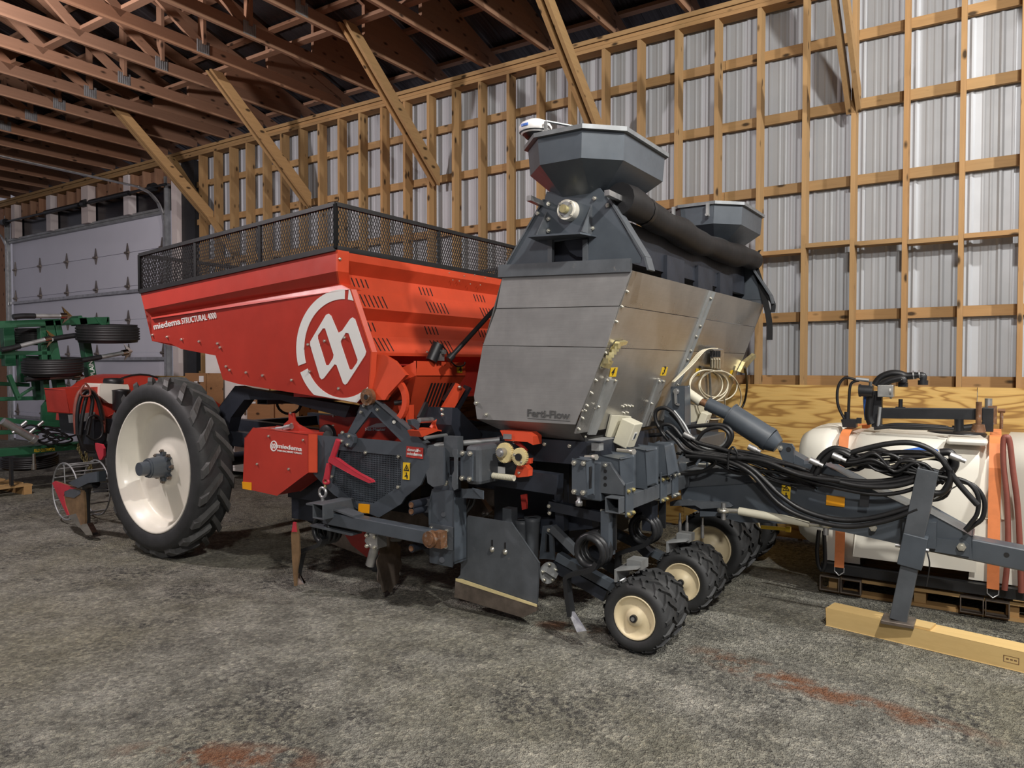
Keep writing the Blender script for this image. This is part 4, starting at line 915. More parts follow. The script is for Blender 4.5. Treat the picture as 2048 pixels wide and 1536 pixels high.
def fill_hopper(y0, lbl):
    zt_ = 2.875; X0, X1 = -2.33, -1.71; y1 = y0 + .92; c = .17
    def octo(x0, x1, ya, yb, cc, z): return [V((x0 + cc, ya, z)), V((x1 - cc, ya, z)), V((x1, ya + cc, z)), V((x1, yb - cc, z)), V((x1 - cc, yb, z)), V((x0 + cc, yb, z)), V((x0, yb - cc, z)), V((x0, ya + cc, z))]
    A = octo(X0, X1, y0, y1, c, zt_); B = octo(X0 + .01, X1 - .01, y0 + .01, y1 - .01, c, zt_ - .16); C_ = octo(X0 + .17, X1 - .23, y0 + .29, y1 - .25, .03, zt_ - .325); D = octo(X0 + .17, X1 - .23, y0 + .29, y1 - .25, .03, zt_ - .50)
    m = M(); R = [A, B, C_, D]; m.grid([r + [r[0]] for r in R]); m.grid([[p * 1.0 + (V((-2.02, (y0 + y1) / 2, p.z)) - p) * .015 for p in r + [r[0]]] for r in R[:3]]); o = obj('filling_hopper', m, 'slate', PL)
    m = M(); E_ = octo(X0 - .02, X1 + .02, y0 - .02, y1 + .02, c + .008, zt_ + .012); Fq = [p - V((0, 0, .024)) for p in E_]; I_ = octo(X0 + .01, X1 - .01, y0 + .01, y1 - .01, c, zt_ + .012)
    m.grid([I_ + [I_[0]], E_ + [E_[0]], Fq + [Fq[0]], [p - V((0, 0, .024)) for p in I_ + [I_[0]]]]); obj('hopper_rim', m, 'worn_grey', o)
    return o, zt_
fh, zt_ = fill_hopper(3.52, '')
fh2, _ = fill_hopper(5.72, '')
for x, yy in ((-2.2, 5.71), (-1.92, 5.71)):
    m = M(); m.box((x, yy - .03, zt_ - .05), (.02, .03, .09)); m.cyl((x, yy - .06, zt_ - .10), (x, yy - .01, zt_ - .10), .012, n=8); obj('clip', m, 'galv_dull', fh2)
# white positioning receiver and bracket on the near hopper rim
p = V((-2.235, 3.62, zt_ + .045)); m = M(); k = []
for z, r in ((0, .075), (.012, .092), (.04, .096), (.062, .082), (.078, .05), (.084, .0)):
    k.append((r, z))
m.lathe(k, p, (0, 0, 1), 24); RX = obj('positioning_receiver', m, 'white_paint', fh)
m = M(); m.lathe([(0, -.02), (.055, -.02), (.072, .0), (.093, .011), (.09, .014)], p, (0, 0, 1), 24); obj('receiver_base', m, 'black_steel', RX)
textfit('lettering', 'CLAAS', (1075, 246), (1089, 243), 3.5, 'blue', RX, bold=.02, Y=3.525) if False else None
m = M()
for i in range(5): a0 = -1.95 + i * .11; m.box(p + V((math.cos(a0) * .097, math.sin(a0) * .097, .036)), (.008, .004, .014), rz=a0 + math.pi / 2)
obj('receiver_lettering', m, 'blue', RX)
m = M(); a = V((-2.13, 3.56, zt_ + .012)); b = V((-1.98, 3.60, zt_ + .012)); m.bar(a, a + V((0, 0, .075)), .02, .006, up=(0, 1, 0)); m.bar(a + V((0, 0, .075)), b + V((0, .25, .075)), .02, .006); m.bar(b + V((0, .25, .075)), b + V((0, .25, 0)), .02, .006, up=(0, 1, 0)); obj('receiver_bracket', m, 'galv_dull', RX)
# rolled black cover between the gables, hanging strap
ra, rb = V((-1.79, 3.80, 2.535)), V((-1.775, 6.44, 2.50))
m = M(); pts = []; rad = []
for i in range(27):
    t = i / 26; pts.append(ra.lerp(rb, t) + V((.012 * math.sin(9 * t), 0, -.045 * math.sin(math.pi * t) + .006 * math.sin(23 * t)))); rad.append(.086 + .007 * math.sin(17 * t + 1) + .005 * math.sin(41 * t))
m.tube(pts, rad, 14, smooth=False); CR = obj('rolled_cover', m, 'tarp', PL)
m = M(); m.lathe([(.086, -.02), (.086, .02)], pts[3], rb - ra, 16); obj('cover_strap', m, 'rubber', CR)
m = M(); d = (rb - ra).normalized(); m.bar(ra - d * .16, ra + d * .02, .03, .03); obj('crank_stub', m, 'galvanised', CR)
m = M(); m.bar((-2.28, 3.62, 2.565), (-2.28, 3.82, 2.555), .03, .03); obj('crank_stub', m, 'galvanised', CR)
m = M(); m.tube([V((-2.28, 3.83, 2.52)), V((-2.28, 5.1, 2.50)), V((-2.28, 6.42, 2.49))], .06, 10); obj('rolled_cover', m, 'tarp', PL)
m = M(); m.bar((-1.87, 3.78, 2.33), (-1.87, 6.44, 2.33), .05, .24); RBm = obj('ridge_trough', m, 'slate_dark', PL)
m = M(); m.cyl((-2.0, 3.78, 2.36), (-2.0, 6.44, 2.36), .14, n=16); obj('filling_auger', m, 'slate_dark', PL)
for y in (4.75, 5.35, 5.85):
    m = M(); m.b2((-1.86, y - .16, 2.12), (-1.82, y + .16, 2.32)); obj('outlet', m, 'slate_dark', RBm)
for q, mt, wd in (([(1506, 535), (1520, 580), (1533, 640), (1534, 680)], 'rubber', .05), ([(1509, 540), (1512, 505), (1520, 500)], 'rubber', .02), ([(1505, 545), (1528, 590), (1541, 607), (1540, 625)], 'black_steel', .04)):
    m = M(); P = spline([at(x, y, Y=6.44) + V((.02, 0, 0)) for x, y in q], 5)
    m.grid([[p_ - V((wd / 2, 0, 0)), p_ + V((wd / 2, .0, 0))] for p_ in P]); m.grid([[p_ + V((wd / 2, .006, 0)), p_ + V((-wd / 2, .006, 0))] for p_ in P]); obj('strap', m, mt, CR)
# ---------------------------------------------------------------- gear drive under the fertiliser box
GD = plate('gear_bracket', [(1000, 861), (1056, 865), (1066, 873), (1066, 890), (1055, 884), (1010, 881)], 'orange_lit_red', PL, .10, Y=3.74)
plate('bracket_hook', [(1024, 884), (1038, 884), (1052, 900), (1050, 910), (1043, 896)], 'sign_red', GD, .02, Y=3.78)
plate('bracket_foot', [(1034, 931), (1044, 934), (1049, 930), (1057, 938), (1056, 953), (1036, 955), (1028, 952)], 'orange_lit_red', GD, .05, Y=3.74)
plate('bracket_foot', [(976, 931), (984, 934), (986, 952), (983, 958), (975, 955), (974, 946)], 'orange_lit_red', GD, .05, Y=3.74)
plate('bracket_ear', [(1053, 917), (1063, 916), (1062, 927), (1050, 928)], 'orange_lit_red', GD, .02, Y=3.8)
def gear(c, R, nt_, bore):
    m = M(); pts = []
    for i in range(nt_ * 4):
        a = 2 * math.pi * i / (nt_ * 4); r = R if i % 4 in (0, 1) else R * .90; pts.append(c + V((math.cos(a) * r, 0, math.sin(a) * r)))
    m.prism(pts, (0, .025, 0)); g = obj('gear', m, 'gear_cream', GD)
    m = M(); m.cyl(c + V((0, -.012, 0)), c, bore, n=16); obj('gear_hub', m, 'black_steel', g) if bore < .03 else obj('gear_hub', m, 'galvanised', g)
    return g
g1, g2 = at(1008, 906, Y=3.70), at(1038, 914, Y=3.685)
gear(g1, .062, 34, .02); gear(g2, .054, 30, .022)
m = M(); p = at(999.5, 905.6, Y=3.66); m.cyl(p, p + V((0, .05, 0)), .028, n=18); m.cyl(p + V((0, -.012, 0)), p, .018, n=6); obj('lock_collar', m, 'galvanised', GD)
bolts(GD, [g2 + V((-.03, 0, .012)), g2 + V((.018, 0, -.028))], (0, -1, 0), .009); bolts(GD, ats([(1038.5, 945.5), (981, 938)], Y=3.74), (0, -1, 0), .009)
plate('gearbox', [(986, 924), (1031, 926), (1031, 948), (986, 946)], 'black_steel', GD, .12, Y=3.78); plate('data_plate', [(995, 933), (1010, 934), (1010, 947), (995, 946)], 'label_white', GD, .002, Y=3.777)
m = M(); a, b = ats([(986, 951), (1027, 956)], Y=3.70)
m.cyl(a, b, .016, n=12)
for k in range(14): q = a.lerp(b, k / 13); m.cyl(q, q + (b - a) * .035, .019, n=12)
obj('tension_spring', m, 'box_ivory', GD)
m = M(); m.box(at(1015, 873, Y=3.735), (.06, .008, .03)); obj('strike_plate', m, 'galvanised', GD)
# ---------------------------------------------------------------- levelling blade on the near corner
BL = plate('levelling_blade', [(929, 1030.6), (1022, 1045.6), (1078, 1126), (1073, 1213), (911, 1161), (921, 1150)], 'slate_worn', PL, .012, Y=3.76, bev=.002)
plate('wear_strip', [(911, 1158), (1073, 1211), (1073, 1222), (1045, 1235.5), (908.5, 1194)], 'worn_steel', BL, .02, Y=3.752)
plate('blade_edge', [(911, 1157), (922, 1158), (1073, 1209), (1073, 1214), (911, 1162)], 'gear_cream', BL, .006, Y=3.748)
for q in ((984, 1099), (1010, 1104)):
    p = at(*q, Y=3.758); m = M(); m.lathe([(0, -.014), (.010, -.012), (.018, -.004), (.019, 0)], p, (0, 1, 0), 14); obj('carriage_bolt', m, 'zinc_bolt', BL)
    m = M(); m.prism(ats([(q[0] - 1.5, q[1] - 19), (q[0] + 1.5, q[1] - 19), (q[0] + 1.5, q[1] - 7), (q[0] - 1.5, q[1] - 7)], Y=3.757), (0, .002, 0)); obj('slot', m, 'ink', BL)
m = M(); m.tube(ats([(1018, 1115), (1019, 1125)], Y=3.85), .02, 6, smooth=False) if False else m.bar(at(1000, 1100, Y=3.8), at(1000, 1100, Y=4.1), .08, .06); obj('blade_arm', m, 'slate_dark', BL)
# round hub plate right of the blade
hc = at(1098, 1146, Y=3.86); ax = V((.92, -.38, 0)).normalized()
m = M(); m.cyl(hc, hc - ax * .012, .066, n=28); HB = obj('disc_hub', m, 'galv_dull', PL)
_, u1, u2 = frame(ax); m = M(); m.bar(hc - u1 * .045 - u2 * .02, hc + u1 * .03 + u2 * .03, .035, .05, up=tuple(ax)); obj('hub_block', m, 'galv_dull', HB)
bolts(HB, [hc + (u1 * math.cos(t) + u2 * math.sin(t)) * .052 for t in (.3, 1.6, 2.9, 4.2, 5.5)], ax, .011)
m = M(); m.cyl(hc - ax * .012, hc - ax * .25, .02, n=10); obj('hub_axle', m, 'black_steel', HB)
# ---------------------------------------------------------------- dark inner frame seen between blade and wheels
for (a, b, y0, y1, w_) in (((1000, 1060), (1190, 1040), 4.1, 4.1, .09), ((1100, 1010), (1215, 1035), 3.95, 4.0, .06), ((1105, 1055), (1155, 1105), 3.9, 3.9, .045), ((1110, 1128), (1215, 1190), 3.95, 3.95, .07), ((1180, 1100), (1250, 1150), 4.5, 4.5, .07), ((1120, 960), (1125, 1060), 4.0, 4.0, .06), ((1260, 1070), (1300, 1110), 4.6, 4.6, .06)):
    m = M(); m.bar(at(*a, Y=y0), at(*b, Y=y1), w_, w_); obj('inner_frame', m, 'slate_dark' if w_ != .045 else 'slate_worn', PL)
m = M(); m.prism(ats([(1085, 1052), (1104, 1050), (1108, 1120), (1092, 1118), (1078, 1118)], Y=3.92), (0, .02, 0), [ats([(1091, 1066), (1098, 1070), (1099, 1105), (1089, 1105)], Y=3.92)]); obj('gusset', m, 'slate', PL)
for q in ((1045, 1085), (1065, 1080)):
    p = at(q[0], q[1], Y=4.0); m = M(); m.lathe([(.035, .14), (.055, .15), (.05, .12), (.042, .0), (.038, -.15)], p, (0, 0, 1), 18); obj('drop_tube', m, 'slate_worn', PL)
m = M(); p = at(1020, 1040, Y=3.95); m.box(p, (.07, .07, .16)); obj('frame_stub', m, 'slate_worn', PL)
m = M(); m.prism(ats([(1041, 990), (1052, 988), (1052, 1018), (1044, 1020)], Y=4.0), (0, .02, 0)); obj('latch_lever', m, 'sign_red', PL)
bolts(PL, ats([(1099, 1012), (1100, 1026), (1099, 1060), (975, 1028), (968, 1027)], Y=3.9), (0, -1, 0), .013)
m = M(); m.tube(ats([(950, 995), (945, 1010), (932, 1026), (928, 1040)], Y=3.72), .010, 6); m.tube(ats([(940, 998), (934, 1015), (926, 1030)], Y=3.72), .010, 6); obj('hose', m, 'rubber', PL)
# plain dark blocks added so the gap under the box stays dark
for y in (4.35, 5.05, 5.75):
    m = M(); m.b2((-2.95, y - .12, .35), (-2.35, y + .12, .98)); obj('dark_gap_block', m, 'slate_dark', PL)
# ---------------------------------------------------------------- front toolbar with clamp flanges
m = M(); m.b2((-2.10, 3.86, .80), (-1.93, 6.2, 1.03)); obj('toolbar', m, 'slate', PL, bev=.008)
for k, (px, y) in enumerate((([(1145.6, 918), (1173, 921), (1173, 993), (1145.6, 986)], 3.72), ([(1195, 913), (1240, 918), (1240, 992), (1195, 984)], 3.90), ([(1256, 897), (1292, 901), (1292, 975), (1256, 970)], 4.12), ([(1299, 888), (1326, 892), (1337, 950), (1299, 952)], 4.38))):
    o = plate('clamp_flange', px, 'slate', PL, (.09, .20, .17, .16)[k], Y=y, bev=.01 if k else .006)
    if k == 0:
        bolts(o, ats([(1149, 925.5), (1168, 926.5), (1149, 983), (1167, 985)], Y=y), (0, -1, 0), .016)
        m = M(); c = ats([(1173, 921), (1173, 993)], Y=y); m.b2((c[0].x, y + .03, c[1].z + .04), (c[0].x + .003, y + .06, c[0].z - .04)); obj('slot', m, 'ink', o)
for a, b, r in (((1170, 914), (1187, 914), .011), ((1234, 900), (1262, 903), .011)):
    m = M(); m.cyl(at(*a, Y=3.82), at(*b, Y=3.82), r, n=8); m.cyl(at(b[0], b[1], Y=3.81), at(b[0] + 6, b[1] + .5, Y=3.80), .018, n=6); obj('clamp_bolt', m, 'zinc_bolt', PL)
p = at(1158, 1003, Y=3.76); m = M(); m.lathe([(.0, -.03), (.02, -.025), (.022, 0), (.012, .01), (.012, .03)], p, (0, 0, 1), 12); obj('grease_cap', m, 'galvanised', PL)
# square tine bar along the front
tb = at(1224, 1011, Y=3.78)
m = M(); m.sqtube(tb, tb + V((0, 2.45, 0)), .09, .09, .008); TB = obj('tine_bar', m, 'slate_worn', PL, bev=.003)
for y in (3.90, 4.42, 4.62, 5.3):
    m = M(); c = V((tb.x, y, tb.z)); m.b2(c + V((.046, -.05, -.075)), c + V((.058, .05, .12))); o = obj('clamp_plate', m, 'slate', TB, bev=.004)
    bolts(o, [c + V((.058, dy, dz)) for dy in (-.035, .035) for dz in (-.058, .075)], (1, 0, 0), .013, mat='zinc_yellow' if y < 4.5 else 'zinc_bolt')
    for dz in (-.058, .065): m = M(); m.cyl(c + V((-.12, -.02, dz)), c + V((.06, -.02, dz)), .009, n=8); obj('through_bolt', m, 'zinc_bolt', o)
for y in (3.86, 4.52):
    m = M(); c = V((tb.x - .06, y, tb.z + .05)); m.prism([c, c + V((.12, 0, 0)), c + V((.10, 0, .05)), c + V((0, 0, .18)), c + V((-.05, 0, .18)), c + V((-.05, 0, 0))], (0, .03, 0)); o = obj('height_bracket', m, 'slate_worn', TB)
    for k in range(3): m = M(); q = c + V((-.022, -.002, .05 + k * .04)); m.cyl(q, q + V((0, .004, 0)), .011, n=10); obj('peg_hole', m, 'ink', o)
    bolts(o, [c + V((-.02, 0, .165))], (0, -1, 0), .013)
tine((1171, 1107), (1140, 1150), (1143, 1232), (1173, 1286), 3.68, r=.088, topz=.22)
tine((1279, 1062), (1243, 1105), (1238, 1150), (1250, 1178), 4.42, r=.088, topz=.22)
m = M(); p = at(1216, 1065, Y=3.83); m.box(p, (.05, .09, .26)); obj('tine_holder', m, 'slate', PL)
m = M(); p = at(1300, 1025, Y=4.5); m.box(p, (.06, .12, .22)); obj('tine_holder', m, 'slate_dark', PL)
# ---------------------------------------------------------------- small lugged gauge wheels in pairs
def gauge_wheel(x, y):
    c = V((x, y, .205)); m = M(); W = .165
    m.lathe([(.118, .015), (.13, .003), (.155, -.006), (.175, .0), (.188, .014), (.190, .03), (.192, W / 2), (.190, W - .03), (.188, W - .014), (.175, W), (.155, W + .006), (.13, W - .003), (.118, W - .015)], c, (0, 1, 0), 36)
    N = 15
    for side in (0, 1):
        for k in range(N):
            rows_ = []
            for i in range(4):
                t = i / 3; yy = .004 + t * .085 if side == 0 else W - .004 - t * .085; th = 2 * math.pi * (k + .5 * side) / N + .30 * t; lo = .176 if i == 0 else .187; hi_ = .190 if i == 0 else .205; dt = .075 - .02 * t
                rows_.append([c + V((math.cos(th + d) * r, yy, math.sin(th + d) * r)) for d, r in ((-dt, lo), (-dt * .6, hi_), (dt * .6, hi_), (dt, lo))])
            m.grid(rows_)
    o = obj('gauge_wheel', m, 'tyre', PL)
    m = M(); m.lathe([(.119, .03), (.123, .004), (.118, .0), (.112, .012), (.098, .024), (.050, .018), (.045, .005), (.0, .005)], c, (0, 1, 0), 36); obj('rim', m, 'cream_small', o)
    m = M(); m.cyl(c + V((0, .005, 0)), c + V((0, -.012, 0)), .021, n=16); hb = obj('hub', m, 'black_steel', o); m = M(); m.cyl(c + V((0, -.012, 0)), c + V((0, -.018, 0)), .011, n=12); obj('hub_cap', m, 'galvanised', o)
    return o
gw = gauge_wheel(-1.655, 3.715)
for x, y in ((-1.66, 3.91), (-1.68, 4.50), (-1.68, 4.70)): dup_tree(gw, (x + 1.655, y - 3.715, 0), PL)
for x, y in ((-1.74, 5.22), (-1.74, 5.48), (-1.74, 6.0)):
    o = dup_tree(gw, (0, 0, 0), PL); o.scale = (1.32,) * 3; WLOC[o] = V((x, y + .11, .27)); o.location = WLOC[o] - WLOC[PL]
for y in (3.75, 4.53):
    c = V((-1.70, y, .43)); m = M(); m.prism([c + V((-.10, .02, .0)), c + V((.02, .06, .02)), c + V((.02, .20, .02)), c + V((-.10, .20, .0))], (0, 0, .012)); m.prism([c + V((-.10, .02, -.06)), c + V((-.10, .20, -.06)), c + V((-.10, .20, .01)), c + V((-.10, .02, .01))], (.012, 0, 0)); m.box(c + V((-.02, .16, .03)), (.09, .10, .05)); obj('mud_scraper', m, 'galv_dull', PL)
    m = M(); m.bar((-2.25, y + .17, .42), (-1.62, y + .17, .21), .06, .05); obj('wheel_arm', m, 'slate', PL)
# ---------------------------------------------------------------- drawbar
DY = 4.90
DB = plate('drawbar', [(1362, 975), (1510, 966), (1560, 938), (1640, 927), (1735, 974), (1820, 1014), (1852, 1022), (1945, 1072), (1942, 1116), (1800, 1086), (1690, 1062), (1600, 1048), (1480, 1042), (1365, 1012)], 'slate', PL, .22, Y=DY, bev=.008)
m = M(); P = ats([(1362, 975), (1510, 966)], Y=DY) + [p + V((-.03, .08, .06)) for p in ats([(1482, 952), (1362, 964)], Y=DY)]; m.prism(P, (0, .02, 0)); m.bar(at(1362, 958, Y=DY + .12), at(1485, 948, Y=DY + .12), .14, .04); obj('beam_cover', m, 'slate_worn', DB)
m = M(); a, b = at(1938, 1094, Y=DY + .11), at(2048, 1116, Y=DY + .11); d = (b - a).normalized(); m.bar(a - d * .2, b + d * 1.2, .13, .125); obj('drawbar_tube', m, 'slate', DB, bev=.008)
m = M(); e = b + d * 1.2; m.tube([e + d * .09 + V((math.cos(t) * .07, math.sin(t) * .07, 0)) for t in [i * math.pi / 8 for i in range(16)]], .028, 10, closed=True, smooth=False); obj('tow_eye', m, 'black_steel', DB)
plate('clevis', [(1838, 1072), (1905, 1080), (1925, 1078), (1938, 1090), (1938, 1114), (1846, 1100)], 'slate', DB, .012, Y=DY - .014)
bolts(DB, ats([(1923, 1093)], Y=DY - .014), (0, -1, 0), .024); bolts(DB, ats([(1747, 1055)], Y=DY), (0, -1, 0), .022)
m = M(); p = at(2013, 1110, Y=DY + .043); m.cyl(p, p + V((0, .004, 0)), .014, n=12); obj('pin_hole', m, 'ink', DB)
m = M(); a, b = at(1362, 1003, Y=DY - .03), at(1455, 1010, Y=DY - .06); m.prism(ats([(1340, 1004), (1372, 1000), (1380, 1003), (1452, 1006), (1462, 1014), (1402, 1018), (1390, 1011), (1340, 1012)], Y=DY - .06), (0, .09, 0)); obj('beam_flange', m, 'slate_worn', DB)
plate('beam_flange', [(1400, 1022), (1450, 1026), (1452, 1032), (1400, 1033)], 'slate', DB, .06, Y=DY - .05)
m = M(); m.prism(ats([(1506, 966), (1530, 962), (1600, 1048), (1575, 1046)], Y=DY - .004), (0, .01, 0)); obj('weld_seam', m, 'slate_dark', DB)
plate('reflector', [(1653, 990), (1690, 994), (1689, 1014.5), (1652, 1010)], 'amber', DB, .003, Y=DY - .012)
warn([(1564, 966), (1581.5, 967), (1580, 1000), (1562, 998)], DB, Y=DY - .012)
# lift ram from mast to drawbar
CYy = DY + .11
m = M(); a, b = ats([(1371, 782), (1402, 804)], Y=CYy); m.cyl(a, b, .034, n=16); LR = obj('lift_ram', m, 'box_ivory', PL)
c_, d_ = ats([(1400, 802), (1422, 812)], Y=CYy); m = M(); m.cyl(c_, d_, .026, n=14); obj('ram_rod', m, 'rusty', LR)
a, b, c2, d2 = ats([(1418, 809), (1460, 829), (1540, 880), (1556, 892)], Y=CYy)
m = M(); m.cyl(a, b, .046, n=20); m.cyl(a - (b - a) * .06, a, .050, n=20); obj('ram_gland', m, 'slate', LR)
m = M(); m.cyl(b, c2, .080, n=24); m.cyl(b.lerp(c2, .0), b.lerp(c2, .03), .086, n=24); m.cyl(b.lerp(c2, .9), c2, .084, n=24); obj('ram_barrel', m, 'slate', LR)
m = M(); m.cyl(c2, d2, .080, .05, 20); obj('ram_end', m, 'slate', LR)
CL = plate('ram_clevis', [(1554, 893), (1562, 886), (1583, 889), (1588, 897), (1587, 925), (1580, 934), (1570, 930)], 'slate', DB, .02, Y=DY + .02, bev=.003); bolts(CL, ats([(1561, 896)], Y=DY + .02), (0, -1, 0), .018)
m = M(); p = at(1577, 899, Y=DY + .018); m.cyl(p, p + V((0, .004, 0)), .016, n=12); obj('pin_hole', m, 'ink', CL)
plate('clevis_base', [(1572, 900), (1608, 920), (1610, 960), (1566, 955)], 'slate', DB, .14, Y=DY + .05)
MS = plate('mast', [(1343, 775), (1368, 773), (1370, 800), (1370, 875), (1328, 875), (1330, 820), (1343, 800)], 'slate', PL, .10, Y=DY - .06, bev=.006)
m = M(); p = at(1352, 783, Y=DY - .07); m.cyl(p, p + V((0, .02, 0)), .022, n=8); m.cyl(p + V((0, -.012, 0)), p, .016, n=6); m.bar(p + V((0, -.01, 0)), p + V((.005, -.01, -.085)), .016, .012, up=(0, 1, 0)); m.bar(p + V((.005, -.01, -.085)), p + V((.03, -.01, -.09)), .012, .012); obj('mast_pin', m, 'galvanised', MS)
# turnbuckle tie rod on the near side
a, b, c_, d_ = ats([(1447, 1021), (1478, 1022), (1620, 1047), (1652, 1050)], Y=4.78); m = M(); m.cyl(b, c_, .026, n=16); TR = obj('tie_rod', m, 'box_ivory', PL)
m = M(); m.cyl(a, b, .017, n=12); m.cyl(c_, d_, .017, n=12); m.tube([a + V((math.cos(t) * .03, math.sin(t) * .03, 0)) for t in [i * math.pi / 5 for i in range(10)]], .014, 8, closed=True, smooth=False); m.tube([d_ + V((math.cos(t) * .03, math.sin(t) * .03, 0)) for t in [i * math.pi / 5 for i in range(10)]], .014, 8, closed=True, smooth=False); obj('rod_end', m, 'zinc_bolt', TR)
for q_ in (a, d_): m = M(); m.cyl(q_ - V((0, 0, .06)), q_ + V((0, 0, .05)), .017, n=10); obj('rod_pin', m, 'galvanised', TR)
m = M(); q0, q1 = at(1522, 1054, Y=5.1), at(1572, 1058, Y=5.1); m.bar(q0, q1, .015, .022); m.cyl(q1, q1 + V((.03, 0, 0)), .02, n=10); obj('lever_handle', m, 'yellow', PL)
# parking stand
SY = 4.76
s_t, s_b = at(1857, 938, Y=SY), at(1822, 1100, Y=SY)
m = M(); m.sqtube(s_t, s_b, .105, .105, .008, up=(0, 1, 0)); ST = obj('parking_stand', m, 'slate_worn', PL, bev=.004)
a, b = at(1833, 1068, Y=SY), at(1820, 1130, Y=SY); m = M(); m.bar(a, b, .125, .125, up=(0, 1, 0)); obj('stand_sleeve', m, 'slate', ST, bev=.004)
ft = at(1797, 1252, Y=SY); ft.z = .129; m = M(); m.bar(b, ft, .09, .09, up=(0, 1, 0)); obj('stand_leg', m, 'slate_worn', ST, bev=.004)
m = M(); m.b2(ft + V((-.085, -.08, -.022)), ft + V((.085, .08, 0))); obj('stand_foot', m, 'worn_steel', ST, bev=.004)
m = M(); q = at(1846, 1100, Y=SY); m.cyl(q - V((.14, .0, -.01)), q + V((.03, 0, 0)), .012, n=10); obj('stand_pin', m, 'galvanised', ST)
m = M(); m.tube([q + V((.02, -.02, 0)), q + V((.035, -.03, -.06)), q + V((.03, -.02, -.13)), q + V((.02, -.02, -.2))], .004, 6); obj('pin_lanyard', m, 'rubber', ST)
m = M(); m.b2((s_b.x - .05, SY + .05, .55), (s_b.x + .12, DY + .02, .70)); obj('stand_bracket', m, 'slate', ST)
# ---------------------------------------------------------------- hoses
def hose(px, y, r=.013, mat='rubber', name='hose', wob=0, parent=None):
    P = []
    for i, q in enumerate(px):
        yy = y if len(q) < 3 else q[2]; P.append(at(q[0], q[1], Y=yy + wob * math.sin(i * 2.1)))
    m = M(); m.tube(P, r, 8); return obj(name, m, mat, parent or PL)
# loops beside the mast
hose([(1330, 870), (1313, 845), (1312, 822), (1330, 816), (1350, 830), (1372, 865), (1395, 885), (1450, 900), (1520, 925), (1600, 948)], 4.78, .014)
hose([(1336, 880), (1322, 862), (1326, 850), (1345, 852), (1368, 878), (1400, 900), (1460, 912)], 4.76, .013)
hose([(1340, 825), (1362, 850), (1383, 888), (1420, 905), (1450, 892), (1458, 870), (1440, 855), (1410, 862), (1395, 880)], 4.80, .012)
hose([(1348, 822), (1368, 848), (1388, 882), (1420, 899), (1448, 888), (1455, 868)], 4.83, .010, 'galv_dull')
hose([(1325, 856), (1345, 858), (1375, 890), (1410, 906), (1445, 900), (1462, 880), (1462, 862), (1440, 850), (1370, 855), (1330, 868), (1270, 872)], 4.86, .014)
hose([(1333, 862), (1352, 880), (1376, 903), (1440, 914), (1520, 920), (1600, 950), (1680, 962)], 4.72, .014)
hose([(1368, 905), (1440, 912), (1500, 935), (1560, 990), (1610, 1022), (1680, 1040), (1750, 1035), (1835, 1010)], 4.74, .016)
hose([(1372, 912), (1440, 918), (1500, 945), (1555, 1005), (1610, 1035), (1690, 1053), (1770, 1042), (1835, 1018)], 4.72, .015)
hose([(1380, 918), (1470, 915), (1560, 938), (1640, 955), (1720, 972), (1790, 972), (1850, 955)], 4.76, .015)
hose([(1390, 908), (1490, 918), (1580, 930), (1660, 958), (1730, 968), (1800, 962), (1850, 948)], 4.80, .014)
hose([(1385, 895), (1480, 908), (1560, 925), (1630, 948), (1720, 962), (1790, 958), (1860, 940)], 4.86, .013)
hose([(1400, 900), (1500, 905), (1600, 935), (1690, 958), (1780, 966), (1850, 950)], 4.92, .012)
hose([(1480, 940), (1560, 945), (1640, 968), (1740, 988), (1800, 985), (1845, 970)], 4.78, .012)
hose([(1362, 950), (1400, 945), (1430, 925), (1410, 918), (1375, 930)], 4.82, .013)
hose([(1456, 938), (1458, 905), (1466, 894), (1474, 905), (1474, 915)], 4.70, .007)
# bundle over the front of the drawbar
hose([(1622, 950), (1640, 915), (1665, 897), (1690, 900), (1700, 905)], 4.78, .016)
hose([(1630, 952), (1650, 920), (1675, 902), (1700, 912)], 4.76, .016)
hose([(1672, 916), (1720, 900), (1780, 887), (1830, 887), (1870, 905), (1895, 935), (1915, 965), (1955, 1010)], 4.80, .016)
hose([(1672, 918), (1740, 910), (1800, 905), (1860, 908), (1895, 925), (1902, 950)], 4.86, .016)
hose([(1680, 925), (1760, 920), (1830, 915), (1880, 918), (1900, 945), (1890, 990), (1850, 1000)], 4.94, .017)
hose([(1690, 930), (1750, 935), (1800, 945), (1805, 925), (1780, 905), (1740, 900)], 4.9, .012)
hose([(1745, 935), (1785, 950), (1806, 940), (1795, 915), (1765, 905)], 4.84, .011)
hose([(1800, 915), (1815, 940), (1832, 955), (1850, 960)], 4.84, .012)
hose([(1850, 960), (1885, 945), (1905, 920), (1900, 905), (1880, 905)], 4.88, .022)
hose([(1852, 968), (1890, 955), (1910, 930), (1905, 912)], 4.84, .022)
hose([(1858, 985), (1885, 985), (1900, 960), (1900, 940)], 4.80, .018)
hose([(1905, 955), (1935, 965), (1955, 990), (1955, 1025), (1940, 1048), (1930, 1060)], 4.84, .012)
hose([(1900, 958), (1945, 970), (1968, 1000), (1965, 1035), (1945, 1052), (1932, 1062)], 4.88, .013)
hose([(1850, 1000), (1880, 990), (1898, 965)], 4.9, .016); hose([(1868, 998), (1920, 968)], 4.86, .004, 'galv_dull')
hose([(1700, 905), (1760, 898), (1790, 918), (1760, 928), (1700, 930)], 4.95, .010); hose([(1690, 938), (1750, 922), (1780, 918)], 4.85, .005, 'box_ivory')
hose([(1780, 930), (1830, 922), (1870, 915)], 4.82, .006, 'hose_white'); hose([(1805, 905), (1850, 899), (1875, 905)], 4.98, .016, 'blue')
rr_ = random.Random(5)
